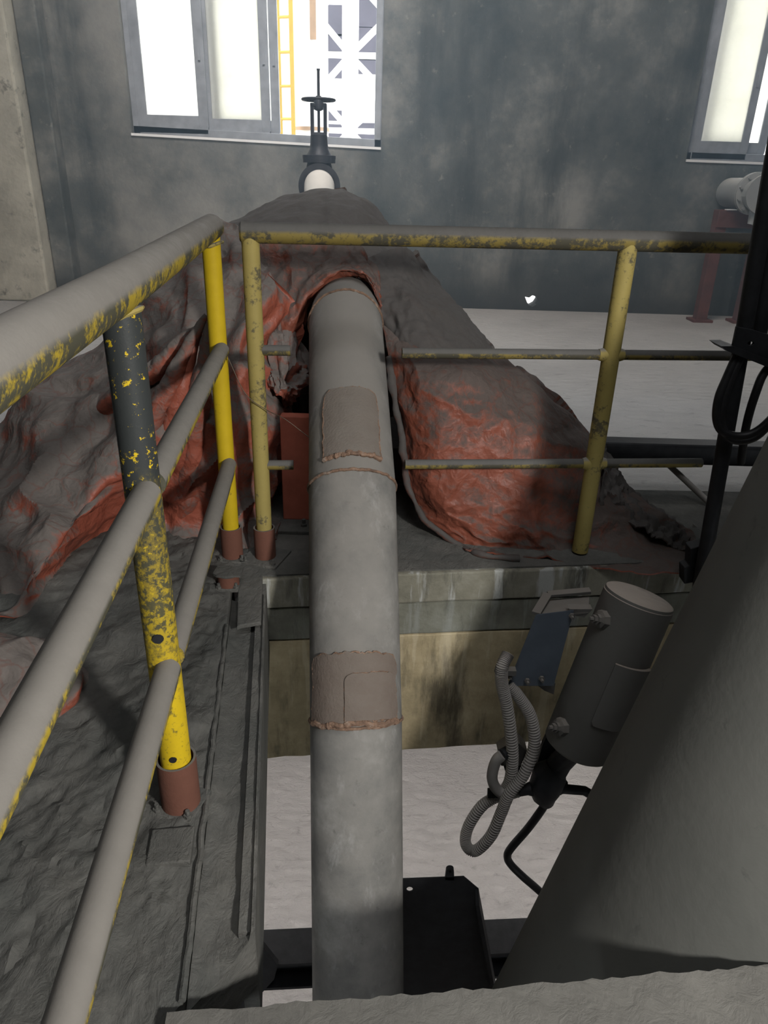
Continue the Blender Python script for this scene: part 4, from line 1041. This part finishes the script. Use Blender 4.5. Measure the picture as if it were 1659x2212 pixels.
# right-hand wall pipe on a red stand
rc = ony(1575, 417, 7.95); rp = thing('flanged_pipe', 'pale grey flanged pipe leaving the wall under the second window', 'pipe', rc)
RV = V((-sin(YAW) * .2, -1, 0)).normalized(); r0 = V((rc.x + .02, 7.985, 1.21))
bm = NB(); lathe(bm, r0, RV, [(0, .136), (.62, .136)], 40); build('pipe_barrel', bm, M['greypipe'], rp)
for d0, rr2, th, nm in ((.50, .142, .012, 'band'), (.56, .185, .026, 'flange'), (.592, .185, .026, 'flange')):
    bm = NB(); lathe(bm, r0 + RV * d0, RV, [(0, rr2 - .004), (.002, rr2), (th - .002, rr2), (th, rr2 - .004)], 40); o = build(nm, bm, M['greypipe'], rp)
    if nm == 'flange' and d0 > .58:
        for k in range(10):
            a = 2 * pi * (k + .5) / 10; q = r0 + RV * (d0 - .045) + V((cos(a) * .162, 0, sin(a) * .162)); bm = NB(); lathe(bm, q, RV, [(0, .014), (.09, .014)], 6); build('bolt', bm, M['greypipe'], o, smooth=False)
bm = NB(); lathe(bm, r0 + RV * .618, RV, [(0, .135), (.10, .12), (.16, .13), (.16, .17), (.19, .17)], 36); build('reducer', bm, M['greypipe'], rp)
bm = NB(); tube(bm, [r0 + RV * .72 + V((0, 0, -.1)), r0 + RV * .72 + V((-.03, 0, -.26))], [.07, .035], 16); build('drain_spout', bm, M['greypipe'], rp)
st = thing('pipe_stand', 'faded red steel stand under the flanged wall pipe', 'stand', onz(1550, 690))
s0, s1 = onz(1510, 688), onz(1600, 690); ys = 7.62
s0 = V((ony(1512, 685, ys).x, ys, 0)); s1 = V((ony(1598, 687, ys).x, ys, 0))
for s in (s0, s1):
    bm = NB(); box(bm, s + V((0, 0, .46)), (.11, .11, .92)); build('leg', bm, M['redstand'], st, smooth=False, bevel=.006)
    bm = NB(); box(bm, s + V((0, 0, .012)), (.2, .2, .024)); build('foot', bm, M['redstand'], st, smooth=False)
bm = NB(); box(bm, (s0 + s1) / 2 + V((.05, 0, .98)), (s1.x - s0.x + .2, .14, .16)); build('cross_head', bm, M['redstand'], st, smooth=False, bevel=.006)
bm = NB(); box(bm, ((s0.x + .06), ys - .06, 1.064), (.10, .05, .008)); o = build('lit_edge', bm, M['white_ext'], st, smooth=False); o['label'] = 'small white strip for the lit edge of the stand top'  # white strip paints the bright edge of the stand top

# ------------------------------------------------------------------ black poles, bracket and hanging hoses on the right
yp = 2.13
pt0, pb0 = ony(1634, 560, yp), ony(1537, 1120, yp)
dpole = (pt0 - pb0).normalized()
pole = thing('black_pole', 'black steel pole with clamp bracket rising behind the duct', 'pole', pb0 - dpole * 1.0)
bm = NB(); tube(bm, [pb0 - dpole * 1.6, pb0, pt0, pt0 + dpole * .9], .0235, 20); build('pole_tube', bm, M['black'], pole)
q0 = ony(1668, 560, yp + .02)
bm = NB(); tube(bm, [ony(1640, 720, yp + .02), ony(1650, 640, yp + .02), ony(1672, 520, yp + .02), ony(1700, 380, yp + .02)], .022, 18); build('side_tube', bm, M['black'], pole)
bm = NB()
prism(bm, [ony(a, b, yp - .03) for a, b in ((1558, 750), (1567, 757), (1600, 768), (1659, 792), (1720, 815), (1720, 735), (1650, 720), (1625, 712), (1592, 706), (1583, 748))], (0, .012, 0), [[ony(1622 + 7 * cos(t), 742 + 4 * sin(t), yp - .03) for t in [2 * pi * k / 12 for k in range(12)]]])
build('clamp_plate', bm, M['black'], pole, smooth=False, bevel=.002)
bm = NB(); prism(bm, [ony(a, b, yp - .045) for a, b in ((1558, 748), (1584, 748), (1720, 800), (1720, 818), (1570, 758))], (0, .09, 0)); build('clamp_lip', bm, M['black'], pole, smooth=False)
for k, (dx, dy) in enumerate(((0, 0), (10, 10))):
    hp_ = [ony(1590 + dx, 770, yp - .02), ony(1570 + dx, 815, yp - .03), ony(1552 + dx, 860 + dy, yp - .04), ony(1548 + dx, 905 + dy, yp - .045), ony(1562 + dx, 933 + dy, yp - .05), ony(1600, 942 + dy, yp - .055), ony(1640, 928 + dy, yp - .06), ony(1690, 880, yp - .06)]
    h = conduit('hanging_hose', hp_, .0125, '', 90, False, 'hose_black'); tag(h, ('outer' if k == 0 else 'inner') + ' of two black hoses looping below the clamp bracket', 'hose', 'black hoses below the bracket')
h = conduit('hanging_hose', [ony(1700, 770, yp - .02), ony(1655, 800, yp - .02), ony(1632, 850, yp - .03), ony(1612, 920, yp - .01), ony(1600, 1000, yp + .03)], .0125, '', 80, False, 'hose_black')
tag(h, 'black hose curving from the frame edge down along the pole', 'hose')
bm = NB(); tube(bm, [ony(1592, 845, yp + .05), ony(1580, 905, yp + .05), ony(1577, 925, yp + .05)], [.009, .012, .010], 14); tag(build('grey_tube', bm, M['palestrut']), 'short pale tube end beside the black pole and hoses', 'tube')

bm = NB(); prism(bm, [ony(a, b, 2.16) for a, b in ((1492, 1186), (1522, 1178), (1560, 1180), (1545, 1250), (1478, 1262), (1478, 1228), (1490, 1222))], (0, .05, 0)); build('base_bracket', bm, M['black'], pole, smooth=False, bevel=.003)
# low dark beam on the floor behind the rail and its pale strut
yl = 2.86; za, zb_ = ony(1400, 960, yl).z, ony(1400, 1003, yl).z
fb = thing('floor_beam', 'low dark steel beam across the floor behind the right rail', 'beam', (1.4, yl, 0))
bm = NB(); box(bm, (1.75, yl + .05, (za + zb_) / 2), (2.3, .10, za - zb_)); build('beam_tube', bm, M['dark_beam'] if 'dark_beam' in M else M['black'], fb, smooth=False, bevel=.012)
for x in (0.9, 2.7):
    bm = NB(); box(bm, (x, yl + .05, zb_ / 2), (.07, .07, zb_)); build('support', bm, M['black'], fb, smooth=False)
bm = NB(); tube(bm, [ony(1440, 1000, yl + .10), onz(1545, 1098, .012)], .013, 12); tag(build('strut_tube', bm, M['palestrut']), 'pale dusty thin tube leaning down from the low dark beam', 'tube')
bm = NB(); a = onz(1520, 1158); prism(bm, [ony(1498, 1132, 2.62), ony(1522, 1152, 2.62), ony(1515, 1172, 2.62), ony(1494, 1155, 2.62)], (.0, .006, 0)); tag(build('steel_offcut', bm, M['palestrut'], smooth=False), 'small pale steel offcut by the crumpled corner of the red tarpaulin', 'offcut')

# ------------------------------------------------------------------ haze added by the windows in place of lens glare
hz = bpy.data.materials.new('glare_veil'); hz.use_nodes = True; ht = hz.node_tree
for n_1 in list(ht.nodes):
    if n_1.type == 'BSDF_PRINCIPLED': ht.nodes.remove(n_1)
vs_ = ht.nodes.new('ShaderNodeVolumeScatter'); vs_.inputs['Color'].default_value = (0.58, 0.80, 1.0, 1)
vs_.inputs['Density'].default_value = 0.055; vs_.inputs['Anisotropy'].default_value = 0.25
ht.links.new(vs_.outputs[0], ht.nodes['Material Output'].inputs['Volume'])
bm = NB(); box(bm, ((XL + XR) / 2, 6.2, 3.7), (XR - XL - .04, 3.55, 7.3)); hz_o = build('glare_haze', bm, hz, smooth=False); hz_o['kind'] = 'stuff'; tag(hz_o, 'thin bluish haze added before the windows for lens glare', 'haze')
